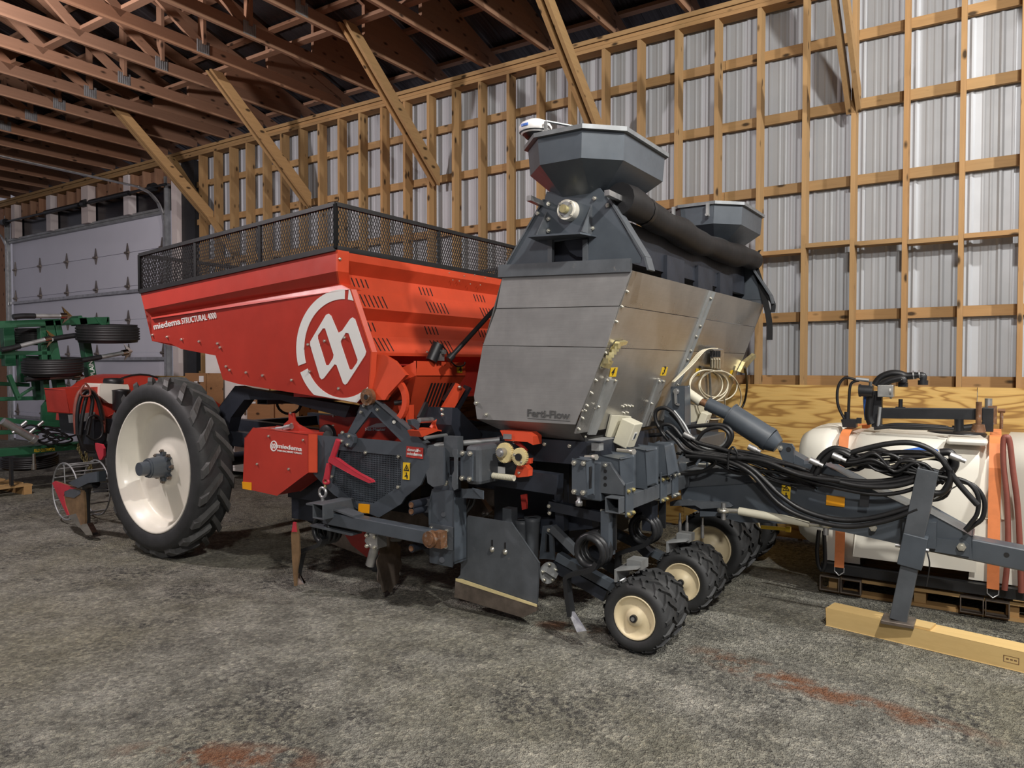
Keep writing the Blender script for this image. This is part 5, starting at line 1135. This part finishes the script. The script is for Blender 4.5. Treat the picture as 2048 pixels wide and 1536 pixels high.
for k in range(12):
    x0 = 1640 + rr_.random() * 40; pts = [(x0, 915 + rr_.random() * 12)]
    for i in range(1, 7): pts.append((x0 + i * (34 + rr_.random() * 6), 925 - 22 * math.sin(i * .55 + rr_.random()) + rr_.random() * 30))
    hose([(a_, b_, 4.80 + .02 * (k % 6)) for a_, b_ in pts], 4.8, .006 + .006 * rr_.random())
for k in range(8):
    pts = [(1350 + k * 9 + i * 38 + rr_.random() * 8, 900 + i * 11 + rr_.random() * 14) for i in range(7)]
    hose(pts, 4.84 + .02 * (k % 4), .005 + .005 * rr_.random())
# fittings, ties and hanging couplings
for q in ((1338, 1040), (1352, 1045), (1383, 1050)):
    m = M(); a = at(q[0] + 22, q[1], Y=4.95); m.cyl(a, a + V((0, 0, -.09)), .013, n=8); m.cyl(a + V((0, 0, .05)), a, .008, n=8); obj('coupling', m, 'galvanised', PL)
for q in ((1368, 868), (1665, 910), (1620, 920), (1900, 910), (1497, 893)):
    m = M(); a = at(q[0], q[1], Y=4.74); m.cyl(a, a + V((.05, .0, -.02)), .02, n=8); m.cyl(a + V((.05, 0, -.02)), a + V((.075, 0, -.03)), .014, n=6); obj('hose_fitting', m, 'galvanised', PL)
m = M(); m.bar(at(1730, 990, Y=4.80), at(1728, 1013, Y=4.80), .05, .012, up=(0, 1, 0)); obj('hose_clip', m, 'black_steel', PL)
m = M(); m.bar(at(1330, 950, Y=4.7), at(1375, 898, Y=4.75), .012, .012); m.bar(at(1392, 930, Y=4.7), at(1410, 903, Y=4.75), .012, .012); obj('hose_support', m, 'slate', PL)
# white air lines and valve block on the front of the box
def fh_(px, lift, r, mat='hose_white'):
    m = M(); m.tube([atf(x, y, lift) for x, y in px], r, 6); return obj('air_line', m, mat, PL)
for k in range(4): fh_([(1422 + k * 4.5, 697), (1400 + k * 4, 703 - k), (1374 + k * 3.5, 733 - k), (1344 + k * 1.5, 764)], .04 + .015 * k, .004)
VB = fplate('valve_bank', [(1420, 697), (1441, 697), (1441, 733), (1420, 733)], 'galvanised', .03, .02, PL)
for k in range(4):
    m = M(); p = atf(1423 + k * 5, 708, .06); m.box(p, (.02, .015, .05)); obj('valve', m, 'black_steel', VB); m = M(); m.cyl(atf(1424 + k * 5, 718, .06), atf(1424 + k * 5, 736, .06), .006, n=6); obj('valve_line', m, 'hose_white', VB)
for cx_, cy_, rx, ry in ((1412, 770, 33, 30), (1418, 772, 38, 32), (1436, 772, 38, 30), (1428, 768, 28, 26)):
    m = M(); m.tube([atf(cx_ + rx * math.cos(t), cy_ + ry * math.sin(t), .03 + .015 * math.sin(3 * t)) for t in [i * math.pi / 8 for i in range(16)]], .006, 6, closed=True); obj('air_line', m, 'hose_white', PL)
fh_([(1440, 740), (1470, 758), (1482, 790), (1478, 815), (1468, 820)], .03, .006); fh_([(1448, 785), (1452, 818), (1460, 835)], .03, .005); fh_([(1393, 800), (1400, 825), (1418, 838), (1440, 838)], .03, .006)
fh_([(1419, 745), (1421, 790), (1415, 850)], .02, .010, 'galv_dull')
fh_([(1490, 735), (1494, 770), (1490, 800), (1484, 815)], .04, .010, 'rubber')
# ================================================================ timber under the parking stand
a, b = V((-.863, 4.80, 0)), V((1.9, 4.31, 0)); d = (b - a).normalized(); n = V((-d.y, d.x, 0))
m = M(); m.prism([a, b, b + n * .15, a + n * .15], (0, 0, .105)); o = obj('timber_beam', m, 'timber', None, label='long yellow squared timber on the floor under the parking stand', cat='timber', bev=.004)
m = M(); p = a + d * .40 + V((0, 0, .105)); m.prism([p + n * .01, p + d * .17 + n * .01, p + d * .17 + n * .13, p + n * .13], (0, 0, .014)); obj('split_piece', m, 'timber', o)
m = M(); p = a + d * .92 - n * .0015; fr = [p + V((0, 0, .035)), p + d * .07 + V((0, 0, .035)), p + d * .07 + V((0, 0, .07)), p + V((0, 0, .07))]; i_ = [q + (sum(fr, V()) / 4 - q) * .1 for q in fr]; m.prism(fr, n * .001, [i_])
for k in range(3): q = p + d * (.012 + .018 * k) + V((0, 0, .05)); m.prism([q, q + d * .012, q + d * .012 + V((0, 0, .006)), q + V((0, 0, .006))], n * .001)
obj('grade_stamp', m, 'rusty', o)
# ================================================================ pallet, steel tray and white liquid tank
PT = empty('pallet', (-.2, 6.1, 0), label='worn wooden pallet with black steel rails and fork pockets under the white tank', cat='pallet')
for k in range(4):
    y = 5.52 + k * .37; m = M(); m.b2((-1.0, y, .0), (1.35, y + .10, .02)); obj('bottom_board', m, 'pallet_wood', PT)
for x in (-.98, -.45, .06, .6, 1.28):
    m = M(); m.b2((x, 5.54, .02), (x + .07, 6.68, .105)); obj('stringer', m, 'pallet_wood', PT)
for k in range(7):
    y = 5.50 + k * .17; m = M(); m.b2((-1.0, y, .105), (1.35, y + .14, .125)); obj('deck_board', m, 'pallet_wood', PT)
TF = PT
m = M(); m.b2((-1.02, 5.47, .150), (1.35, 5.53, .215)); obj('side_rail', m, 'black_steel', TF)
m = M(); m.b2((-1.02, 6.62, .150), (1.35, 6.68, .215)); obj('side_rail', m, 'black_steel', TF)
for x in (-1.0, -.86, -.12, .05, 1.15): m = M(); m.b2((x, 5.53, .150), (x + .06, 6.62, .20)); obj('cross_member', m, 'black_steel', TF)
for x in (-.96, -.16, .02) if False else (-.90, -.06):
    for dx in (-.06, .075):
        m = M(); m.sqtube((x + dx, 5.45, .078), (x + dx, 5.52, .078), .128, .10, .006); obj('fork_pocket', m, 'worn_steel', TF)
TK = None
def loft(m, secs, n=28, e=.42):
    rows_ = []
    for x, cy, cz, ry, rz in secs:
        r = []
        for i in range(n + 1):
            t = 2 * math.pi * i / n; c, s = math.cos(t), math.sin(t)
            r.append(V((x, cy + ry * math.copysign(abs(c) ** e, c), cz + rz * math.copysign(abs(s) ** e, s))))
        rows_.append(r)
    m.grid(rows_, True); m.add(rows_[0][:-1], [tuple(range(n))[::-1]]); m.add(rows_[-1][:-1], [tuple(range(n))])
ty, tz = 6.12, .70
secs = [(-1.23, ty, tz, .42, .33), (-1.215, ty, tz, .48, .39), (-1.15, ty, tz, .54, .43), (-1.05, ty, tz, .56, .44), (-.98, ty, tz, .56, .44), (-.96, ty, tz, .52, .40), (-.84, ty, tz, .52, .40), (-.82, ty, tz, .57, .42), (-.10, ty, tz, .57, .41), (-.08, ty, tz, .52, .39), (.06, ty, tz, .52, .39), (.08, ty, tz, .57, .42), (.8, ty, tz, .57, .42), (.95, ty, tz, .55, .41), (1.05, ty, tz, .47, .34)]
m = M(); loft(m, secs); TK = obj('liquid_tank', m, 'poly_white', None, label='white plastic liquid tank strapped to a skid beside the wall', cat='tank')
for x0, x1 in ((-1.0, -.79), (-.13, .11), (.85, 1.05)):
    m = M(); m.prism([(x0, 5.53, .236), (x1, 5.53, .236), (x1 - .02, 5.545, .62), (x0 + .02, 5.545, .62)], (0, .4, 0)); obj('tank_leg', m, 'poly_white', TK, bev=.012)
m = M(); m.prism([(-.80, 5.50, .30), (-.12, 5.50, .30), (-.12, 5.56, .62), (-.80, 5.56, .62)], (0, .3, 0)); obj('tank_sump', m, 'poly_white', TK, bev=.02)
m = M(); m.lathe([(.18, 0), (.19, .03), (.17, .045), (.0, .045)], (-.25, 6.2, 1.08), (0, 0, 1), 24); obj('tank_lid', m, 'rubber', TK)
m = M(); m.b2((-.28, 5.52, 1.085), (-.05, 5.70, 1.125)); obj('tank_step', m, 'poly_white', TK, bev=.02)
for x, lab in ((-.90, 'orange webbing strap over the far left end of the white tank'), (-.01, 'orange webbing strap round the white tank beside the brown hoses')):
    m = M(); path = [(x, 5.455, .20), (x, 5.47, .30), (x, 5.50, .60), (x, 5.535, .95), (x, 5.60, 1.10), (x, 5.72, 1.135), (x, 6.12, 1.14), (x, 6.6, 1.12), (x, 6.73, .95), (x, 6.74, .3)]; P = [V(p) for p in path]; wd = .062 if x < -.5 else .066
    m.grid([[p - V((wd / 2, 0, 0)), p + V((wd / 2, 0, 0))] for p in P]); m.grid([[p + V((wd / 2, .004, .0)), p + V((-wd / 2, .004, 0))] for p in P]); o = obj('webbing_strap', m, 'strap_orange', None, label=lab, cat='strap')
    m = M(); m.tube([(x - .03, 5.465, .20), (x - .03, 5.46, .17), (x, 5.455, .145), (x + .03, 5.46, .17), (x + .03, 5.465, .20)], .005, 6, smooth=False); obj('strap_hook', m, 'galvanised', o)
# pump frame on the tank
PFy = 5.85
PF = empty('pump_frame', (-.4, PFy, 1.12), label='black steel frame with pump and hoses on top of the white tank', cat='pump frame')
pa, pb = at(1765, 826, Y=PFy), at(1966, 828, Y=PFy)
m = M(); m.bar(pa - V((.02, 0, 0)), pb + V((.05, 0, 0)), .06, .075); obj('cross_beam', m, 'black_steel', PF, bev=.004)
for x0, y0, y1 in ((1755, 782, 862), (1976, 815, 884)):
    m = M(); q = at(x0, y0, Y=PFy); r = at(x0, y1, Y=PFy); m.bar(q, V((q.x, PFy, 1.155)), .065, .065, up=(0, 1, 0)); obj('post', m, 'black_steel', PF, bev=.004)
m = M(); m.cyl(at(1720, 781, Y=PFy - .06), at(1746, 783, Y=PFy - .06), .042, n=18); m.cyl(at(1718, 781, Y=PFy - .06), at(1722, 781, Y=PFy - .06), .046, n=12); obj('pump_motor', m, 'black_steel', PF)
m = M(); m.box(at(1772, 782, Y=PFy - .06), (.10, .09, .085)); m.cyl(at(1780, 783, Y=PFy - .06), at(1784, 783, Y=PFy - .06), .052, n=16); m.cyl(at(1741, 763, Y=PFy - .06), at(1741, 774, Y=PFy - .06), .012, n=8); obj('pump_body', m, 'aluminium', PF, bev=.006)
m = M(); m.cyl(at(1760, 814, Y=PFy - .1), at(1756, 855, Y=PFy - .1), .011, n=10); obj('stay_rod', m, 'galv_dull', PF)
m = M(); p = at(1801, 818, Y=PFy); m.cyl(p, p + V((0, 0, .07)), .014, n=8); m.box(p, (.06, .05, .03)); obj('hook_bolt', m, 'black_steel', PF)
m = M(); p = at(1985, 830, Y=PFy - .02); m.box(p, (.05, .02, .12)); m.cyl(p + V((.03, 0, .03)), p + V((.07, 0, .03)), .014, n=8); m.cyl(p + V((.05, -.01, .02)), p + V((.05, -.01, -.09)), .010, n=8); obj('valve', m, 'rusty', PF)
m = M(); p = at(1977, 806, Y=PFy); m.cyl(p - V((0, 0, .03)), p + V((0, 0, .03)), .022, n=12); obj('filler_cap', m, 'aluminium', PF)
def th(px, y, r, mat='rubber', name='pump_hose', par=None):
    m = M(); m.tube([at(q[0], q[1], Y=y if len(q) < 3 else q[2]) for q in px], r, 10); return obj(name, m, mat, par or PF)
th([(1750, 770), (1762, 755), (1782, 747), (1800, 748), (1812, 752), (1832, 751)], PFy - .02, .026); th([(1760, 772), (1778, 762), (1798, 757), (1806, 758), (1808, 765)], PFy - .08, .024)
for q, q2 in (((1830, 751), (1846, 764)), ((1808, 758), (1806, 768))):
    m = M(); a = at(*q, Y=PFy - .03); b = at(*q2, Y=PFy - .03); m.tube([a, V((b.x, a.y, a.z)), b], .022, 10); m.cyl(b + V((0, 0, .012)), b - V((0, 0, .02)), .032, n=12); obj('elbow', m, 'black_steel', PF)
m = M(); a, b = ats([(1826, 750), (1838, 749)], Y=PFy - .03); m.cyl(a, a + (b - a) * .2, .031, n=12); m.cyl(b, b + (b - a) * .2, .031, n=12); obj('hose_clamp', m, 'galvanised', PF)
th([(1713, 760), (1690, 756), (1676, 775), (1676, 810), (1690, 840)], PFy - .05, .010); th([(1718, 761), (1702, 768), (1698, 800), (1697, 842)], PFy - .05, .010)
m = M(); a, b = ats([(1712, 758), (1738, 761)], Y=PFy - .05); m.cyl(a, b, .014, n=8); obj('hose_fitting', m, 'galv_dull', PF)
th([(1735, 775), (1732, 800), (1735, 840)], PFy, .02, 'blue'); th([(1742, 790), (1738, 830), (1743, 848)], PFy - .03, .028)
th([(1750, 855), (1790, 849), (1850, 851), (1895, 855), (1860, 857), (1790, 855), (1760, 851)], PFy - .1, .012); th([(1748, 857), (1800, 853), (1870, 855), (1908, 858)], PFy - .12, .012)
th([(1688, 838), (1690, 846), (1692, 852)], PFy - .05, .022); m = M(); p = at(1700, 846, Y=PFy - .05); m.box(p, (.09, .08, .06)); m.cyl(p + V((-.02, 0, .03)), p + V((-.02, 0, .08)), .02, n=8); m.box(p + V((.06, 0, .02)), (.03, .04, .04)); obj('manifold', m, 'black_steel', PF)
th([(1905, 858), (1930, 856), (1955, 853), (1970, 850)], PFy - .02, .024); m = M(); m.cyl(at(1918, 838, Y=PFy - .05), at(1918, 862, Y=PFy - .05), .028, n=12); obj('stand_pipe', m, 'black_steel', PF)
m = M(); p = at(1957, 855, Y=PFy - .1); m.cyl(p, p + V((0, 0, .17)), .018, n=10); m.cyl(p - V((0, 0, .03)), p + V((0, 0, .02)), .045, .035, 14); obj('drain_valve', m, 'rusty', PF)
# brown hose looped over the valve
m = M(); 
for k, dx in enumerate((0, .05)):
    pass
m.tube(ats([(2009, 1180), (2016, 1100), (2014, 1000), (2007, 930), (2007, 882), (2012, 874), (2019, 882), (2026, 940), (2035, 1010), (2040, 1100), (2042, 1185)], Y=5.44), .017, 10); obj('brown_hose', m, 'hose_brown', None, label='reddish brown rubber hose looped down the end of the white tank', cat='hose')
m = M(); m.tube(ats([(1638, 1060), (1634, 1100), (1637, 1130), (1645, 1140), (1650, 1120), (1648, 1062)], Y=5.44), .014, 8); obj('black_hose', m, 'rubber', None, label='black hose loop hanging at the near corner of the white tank', cat='hose')
# ================================================================ green field cultivator folded up in front of the door
CX = -10.6
CU = empty('field_cultivator', (CX, 4.8, 0), label='green folding field cultivator with black tyres in front of the door', cat='cultivator')
def gb(name, p, q, th, dep=.14, mat='green', X=CX, par=None):
    P, Q = at(*p, X=X), at(*q, X=X); s = (at(1000, 700, X=X) - at(1000, 701, X=X)).length * 0 + th * (P - CAM).dot(FW) / F
    m = M(); m.bar(P - V((dep / 2, 0, 0)), Q - V((dep / 2, 0, 0)), dep, s, up=(0, 0, 1)) if abs(p[0] - q[0]) > abs(p[1] - q[1]) else m.bar(P - V((dep / 2, 0, 0)), Q - V((dep / 2, 0, 0)), dep, s, up=(0, 1, 0)); return obj(name, m, mat, par or CU, bev=.006)
gb('frame_beam', (-60, 652), (218, 640), 15); gb('frame_beam', (-60, 706), (112, 706), 9, .1); gb('frame_beam', (-60, 712), (90, 716), 8, .1, X=CX - .6)
gb('frame_post', (98, 640), (137, 845), 17); gb('frame_post', (86, 655), (95, 800), 11, .1); gb('frame_post', (166, 635), (190, 775), 15); gb('frame_post', (17, 643), (22, 732), 20, .12, X=CX - .5); gb('frame_post', (115, 640), (121, 672), 12, .1); gb('frame_post', (45, 705), (48, 765), 13, .1, X=CX - .5); gb('frame_post', (72, 740), (80, 800), 12, .1, X=CX - .4)
gb('frame_beam', (160, 632), (168, 650), 8, .3); gb('frame_post', (214, 634), (215, 652), 10, .12)
m = M(); m.prism(ats([(85, 812), (100, 793), (131, 780), (150, 843), (150, 862), (84, 850)], X=CX - .03), (-.05, 0, 0)); obj('gusset_plate', m, 'green', CU)
m = M(); m.prism(ats([(190, 634), (215, 634), (212, 652), (200, 650)], X=CX + .01), (-.03, 0, 0)); obj('gusset_plate', m, 'green', CU)
gb('tongue_beam', (-60, 912), (196, 888), 16, .16, X=CX + .6); gb('tongue_beam', (-60, 834), (118, 850), 10, .12, X=CX + .3); gb('tongue_beam', (-60, 868), (75, 862), 9, .1, X=CX + .2)
gb('frame_beam', (-60, 800), (90, 796), 8, .1, X=CX - .5); gb('frame_beam', (-60, 765), (60, 770), 8, .1, X=CX - .6)
gb('brace', (35, 796), (68, 775), 5, .05); gb('brace', (60, 880), (90, 850), 8, .06, X=CX + .4); gb('brace', (95, 868), (140, 878), 6, .06, X=CX + .4); gb('brace', (20, 750), (40, 800), 8, .06)
P0, P1 = at(68, 903, X=CX + .683), at(111, 900, X=CX + .683); 
textfit('lettering', 'FIELD CULTIVATOR', (68, 904.5), (110, 901), 6, 'yellow', CU, bold=.01, X=CX + .603)
textfit('lettering', 'AT PLAINS', (195, 770), (187, 732), 6, 'label_white', CU, bold=.01, X=CX + .005) if False else None
A0 = at(194, 771, X=CX + .004); A1 = at(187, 733, X=CX + .004); ud = (A1 - A0); L = ud.length; ud.normalize()
o = text('lettering', 'AT PLAINS', A0, ud, V((1, 0, 0)).cross(ud), .085, 'label_white', CU, .02); 
for v in o.data.vertices: v.co = v.co  # keep
def folded_tyre(cx, cy, rx, w_, X):
    c = at(cx, cy, X=X); k = (c - CAM).dot(FW) / F; R = rx * k; W = w_ * k
    m = M(); pr2 = [(R * .55, -W / 2 + .02), (R * .8, -W / 2)]
    n_ = 7
    for i in range(n_): 
        h = -W / 2 + W * (i + .15) / n_; h2 = -W / 2 + W * (i + .7) / n_; pr2 += [(R * (.93 if i in (0, n_ - 1) else 1), h), (R * (.93 if i in (0, n_ - 1) else 1), h2), (R * .95, h2 + .006)]
    pr2 += [(R * .8, W / 2), (R * .55, W / 2 - .02)]
    m.lathe(pr2, c, (.06, -.05, 1), 36); t = obj('gauge_tyre', m, 'tyre_black', CU)
    m = M(); m.lathe([(0, -W * .3), (R * .4, -W * .3), (R * .56, -W * .4), (R * .56, W * .4), (R * .4, W * .2), (0, W * .2)], c, (.06, -.05, 1), 24); obj('rim', m, 'green', t); return t
folded_tyre(216, 667, 57, 36, CX + .25); folded_tyre(70, 673, 36, 32, CX - .5); folded_tyre(106, 733, 54, 34, CX + .1); folded_tyre(60, 920, 50, 26, CX - .2)
def shank(pts, X):
    m = M(); P = ats(pts, X=X); m.tube(P, .035, 8); s = obj('shank', m, 'black_steel', CU)
    e = P[-1]; d = (P[-1] - P[-2]).normalized(); m = M(); m.cyl(e, e + d * .30, .03, n=10); obj('shank_tip', m, 'galv_dull', s)
    f = e + d * .30; m = M(); m.cyl(f, f + d * .08, .045, n=10); m.add([f + d * .02 + V((.02, 0, .13)), f + d * .16, f + d * .02 + V((.02, 0, -.11)), f + d * .08], [(0, 1, 3), (1, 2, 3)]); m.add([f + d * .02 + V((.0, 0, .13)), f + d * .16 + V((-.02, 0, 0)), f + d * .02 + V((0, 0, -.11)), f + d * .08 + V((-.02, 0, 0))], [(3, 1, 0), (3, 2, 1)]); obj('sweep', m, 'chrome', s)
shank([(26, 634), (45, 632), (70, 632)], CX + .2); shank([(156, 722), (180, 718), (202, 714)], CX + .25); shank([(50, 759), (75, 757), (98, 756)], CX + .15); shank([(2, 700), (20, 697), (40, 692)], CX + .1); shank([(105, 678), (128, 674), (150, 671)], CX + .1)
m = M(); a, b = at(5, 842, X=CX + .75), at(64, 876, X=CX + .75); m.cyl(a, b, .045, n=14); m.cyl(b, b + (b - a) * .12, .06, n=14); obj('hydraulic_ram', m, 'galvanised', CU)
for k in range(7):
    m = M(); m.tube([at(x + k * 9, y + (k % 3) * 6, X=CX + .7) for x, y in ((40, 860), (60, 850 + k), (85, 858), (100, 868), (80, 880 - k), (60, 872))], .012, 6); obj('hydraulic_hose', m, 'rubber', CU)
for k in range(5):
    m = M(); p = at(8 + k * 17, 852 + (k % 2) * 14, X=CX + .75); m.cyl(p, p + V((0, .06, .05)), .022, n=8); obj('coupling', m, 'galvanised', CU)
for q in ((22, 915), (165, 908)):
    m = M(); p = at(*q, X=CX + .6); m.bar(p, p - V((0, 0, .34)), .05, .03, up=(0, 1, 0)); obj('jack_leg', m, 'black_steel', CU)
m = M(); p = at(68, 936, X=CX + .5); m.cyl(p, p + V((0, 0, .18)), .02, n=8); m.cyl(p - V((0, 0, .02)), p + V((0, 0, .05)), .03, n=8); obj('jack_screw', m, 'chrome', CU)
# chain hanging from the tongue
links = [(163, 884), (158, 890), (157, 898), (161, 906), (165, 916), (170, 926)], [(172, 905), (173, 915), (174, 925), (176, 935), (179, 940)], [(182, 918), (181, 927), (182, 936), (183, 941)]
for ch in links:
    for i in range(len(ch) - 1):
        for t in (0, .5):
            p = at(ch[i][0] + (ch[i + 1][0] - ch[i][0]) * t, ch[i][1] + (ch[i + 1][1] - ch[i][1]) * t, X=CX + .72); dd = (at(*ch[i + 1], X=CX + .72) - at(*ch[i], X=CX + .72)).normalized(); s_ = V((1, 0, 0)) if t else dd.cross(V((1, 0, 0)))
            m = M(); m.tube([p + dd * (math.cos(a) * .028) + s_ * (math.sin(a) * .016) for a in [j * math.pi / 4 for j in range(8)]], .006, 5, closed=True, smooth=False); obj('chain_link', m, 'zinc_yellow', CU)
# ================================================================ red implement with white jug behind the big wheel
IX = -8.9
RI = empty('red_implement', (IX, 5.1, 0), label='red machine with white plastic jug and hoses behind the big wheel', cat='machine')
m = M(); m.prism(ats([(132, 779), (199, 775), (200, 806), (236, 822), (210, 835), (138, 826)], X=IX), (-.5, 0, 0)); obj('front_panel', m, 'implement_red', RI, bev=.01)
m = M(); m.prism(ats([(150, 826), (215, 826), (218, 868), (214, 905), (196, 905), (186, 872), (155, 868)], X=IX - .15), (-.4, 0, 0)); obj('chassis', m, 'slate_dark', RI)
m = M(); c = at(290, 840, X=IX - .3); R_ = .62
rows_ = [[c + V((-.1 - .9 * j, 0, 0)) + V((0, math.cos(t) * R_, math.sin(t) * R_ * .95)) for t in [math.pi * i / 16 for i in range(17)]] for j in (0, 1)]; m.grid(rows_, True); m.add(rows_[0], [tuple(range(17))]); obj('hood', m, 'implement_red', RI)
m = M(); m.tube(rows_[0], .012, 6, smooth=False); obj('hood_trim', m, 'rubber', RI)
m = M(); m.prism(ats([(200, 770), (204, 767), (256, 769), (258, 775), (258, 790), (232, 809), (218, 806), (199, 792)], X=IX + .05), (-.35, 0, 0)); J = obj('jug', m, 'poly_white', RI, bev=.025)
m = M(); p = at(227, 768, X=IX - .08); m.lathe([(.11, 0), (.115, .03), (.105, .07), (.0, .075)], p, (0, 0, 1), 20); obj('jug_cap', m, 'rubber', J)
m = M(); p = at(243, 783, X=IX + .1); m.lathe([(.10, -.22), (.10, .0), (.105, .02), (.0, .03)], p, (0, 0, 1), 18); obj('filter_cup', m, 'rubber', RI)
for k, px in enumerate(([(152, 868), (150, 820), (158, 785), (175, 778), (192, 790), (206, 830), (207, 865)], [(155, 870), (155, 825), (163, 792), (180, 783), (195, 800), (205, 840)], [(160, 875), (165, 830), (175, 790), (185, 800), (180, 840), (175, 870)], [(168, 770), (162, 780), (165, 792), (180, 790), (178, 775), (170, 766)], [(170, 860), (178, 835), (195, 832), (205, 850), (203, 872), (188, 880), (172, 870)], [(158, 870), (170, 900), (190, 905)])):
    m = M(); m.tube(ats(px, X=IX + .2 + .03 * k), .022 if k < 3 else .012, 8); obj('hydraulic_hose', m, 'hose_brown' if k in (0, 3) else 'rubber', RI)
m = M(); m.prism(ats([(140, 830), (190, 824), (190, 840), (142, 846)], X=IX + .02), (-.05, 0, 0)); obj('rating_plate', m, 'galv_dull', RI)
m = M(); m.box(at(196, 862, X=IX), (.25, .22, .3)); obj('gearbox', m, 'slate_dark', RI)
m = M(); m.prism(ats([(428, 800), (445, 812), (460, 845), (462, 890), (430, 890)], X=IX + .3), (-.2, 0, 0)); obj('side_panel', m, 'implement_red', RI)
# ================================================================ things along the wall behind the hopper
m = M(); a, b = at(412, 800, Y=6.55), at(492, 800, Y=6.55); m.b2((a.x, 6.55, .08), (b.x, 6.95, 1.96)); WC = obj('white_cabinet', m, 'white_paint', None, label='tall white cabinet standing behind the wheel arm by the wall', cat='cabinet', bev=.01)
m = M(); m.b2((a.x + .01, 6.54, .14), (a.x + (b.x - a.x) * .5 - .004, 6.55, 1.94)); d1 = obj('door', m, 'white_paint', WC); m = M(); m.b2((a.x + (b.x - a.x) * .5 + .004, 6.54, .14), (b.x - .01, 6.55, 1.94)); d2 = obj('door', m, 'white_paint', WC)
m = M(); q = at(489, 815, Y=6.53); m.b2((q.x - .012, 6.515, q.z - .09), (q.x + .012, 6.54, q.z + .09)); obj('handle', m, 'galv_dull', d2)
for s in (0, 1):
    for yy in (6.58, 6.90): m = M(); m.b2(((a.x + .03) if s == 0 else (b.x - .08), yy, 0), ((a.x + .08) if s == 0 else (b.x - .03), yy + .04, .08)); obj('foot', m, 'black_steel', WC)
a, b = at(370, 745, Y=6.2), at(412, 745, Y=6.2)
CB = empty('wooden_crate', ((a.x + b.x) / 2, 6.6, 0), label='brown wooden crate with white paper labels left of the white cabinet', cat='crate')
for k in range(5):
    m = M(); z0 = .02 + k * (a.z - .02) / 5; m.b2((a.x, 6.2, z0), (b.x - .03, 6.22, z0 + (a.z - .02) / 5 - .006)); obj('slat', m, 'crate_wood', CB)
m = M(); m.b2((a.x + .01, 6.225, 0), (b.x - .04, 6.50, a.z - .01)); obj('body', m, 'crate_wood', CB)
for px in ([(398, 752), (407, 752), (407, 764), (398, 764)], [(388, 763), (395, 762), (394, 768), (388, 768)]):
    m = M(); m.prism(ats(px, Y=6.197), (0, .002, 0)); obj('paper_label', m, 'label_white', CB)
a, b = at(493, 797, Y=6.2), at(600, 797, Y=6.2)
CB = empty('wooden_crate', ((a.x + b.x) / 2, 6.6, 0), label='plywood crate with white paper labels right of the white cabinet', cat='crate')
m = M(); m.b2((a.x + .01, 6.2, 0), (b.x, 6.50, a.z)); obj('body', m, 'crate_wood', CB, bev=.005)
for k in range(3): m = M(); x = a.x + .03 + (b.x - a.x - .1) * k / 2; m.b2((x, 6.18, 0), (x + .07, 6.2, a.z - .02)) if k else m.b2((x, 6.19, 0), (x + .005, 6.2, .5)); obj('batten', m, 'crate_wood', CB)
for px in ([(502, 797), (511, 797), (511, 800), (502, 800)], [(502, 803), (511, 803), (511, 807), (502, 807)]):
    m = M(); m.prism(ats(px, Y=6.197), (0, .002, 0)); obj('paper_label', m, 'label_white', CB)
# pallet edge at the far left
c = at(-62, 990, Z=0); SP = empty('pallet', (c.x, c.y, 0), label='pale wooden pallet lying under the green cultivator at the left edge', cat='pallet')
for k in range(5): m = M(); m.b2((c.x - .6 + k * .25, c.y - .6, .10), (c.x - .45 + k * .25, c.y + .48, .12)); obj('deck_board', m, 'pallet_wood', SP)
for k in range(3): m = M(); m.b2((c.x - .6, c.y - .6 + k * .49, 0), (c.x + .55, c.y - .51 + k * .49, .10)); obj('stringer', m, 'pallet_wood', SP)
# dark hand wheel and drive parts under the hopper
m = M(); c = at(578, 805, Y=4.3); m.tube([c + V((math.cos(t) * .10, .05 * math.cos(t), math.sin(t) * .10)) for t in [i * math.pi / 10 for i in range(20)]], .012, 6, closed=True, smooth=False); m.bar(c - V((.09, 0, 0)), c + V((.09, 0, 0)), .02, .02); obj('hand_wheel', m, 'black_steel', PL)
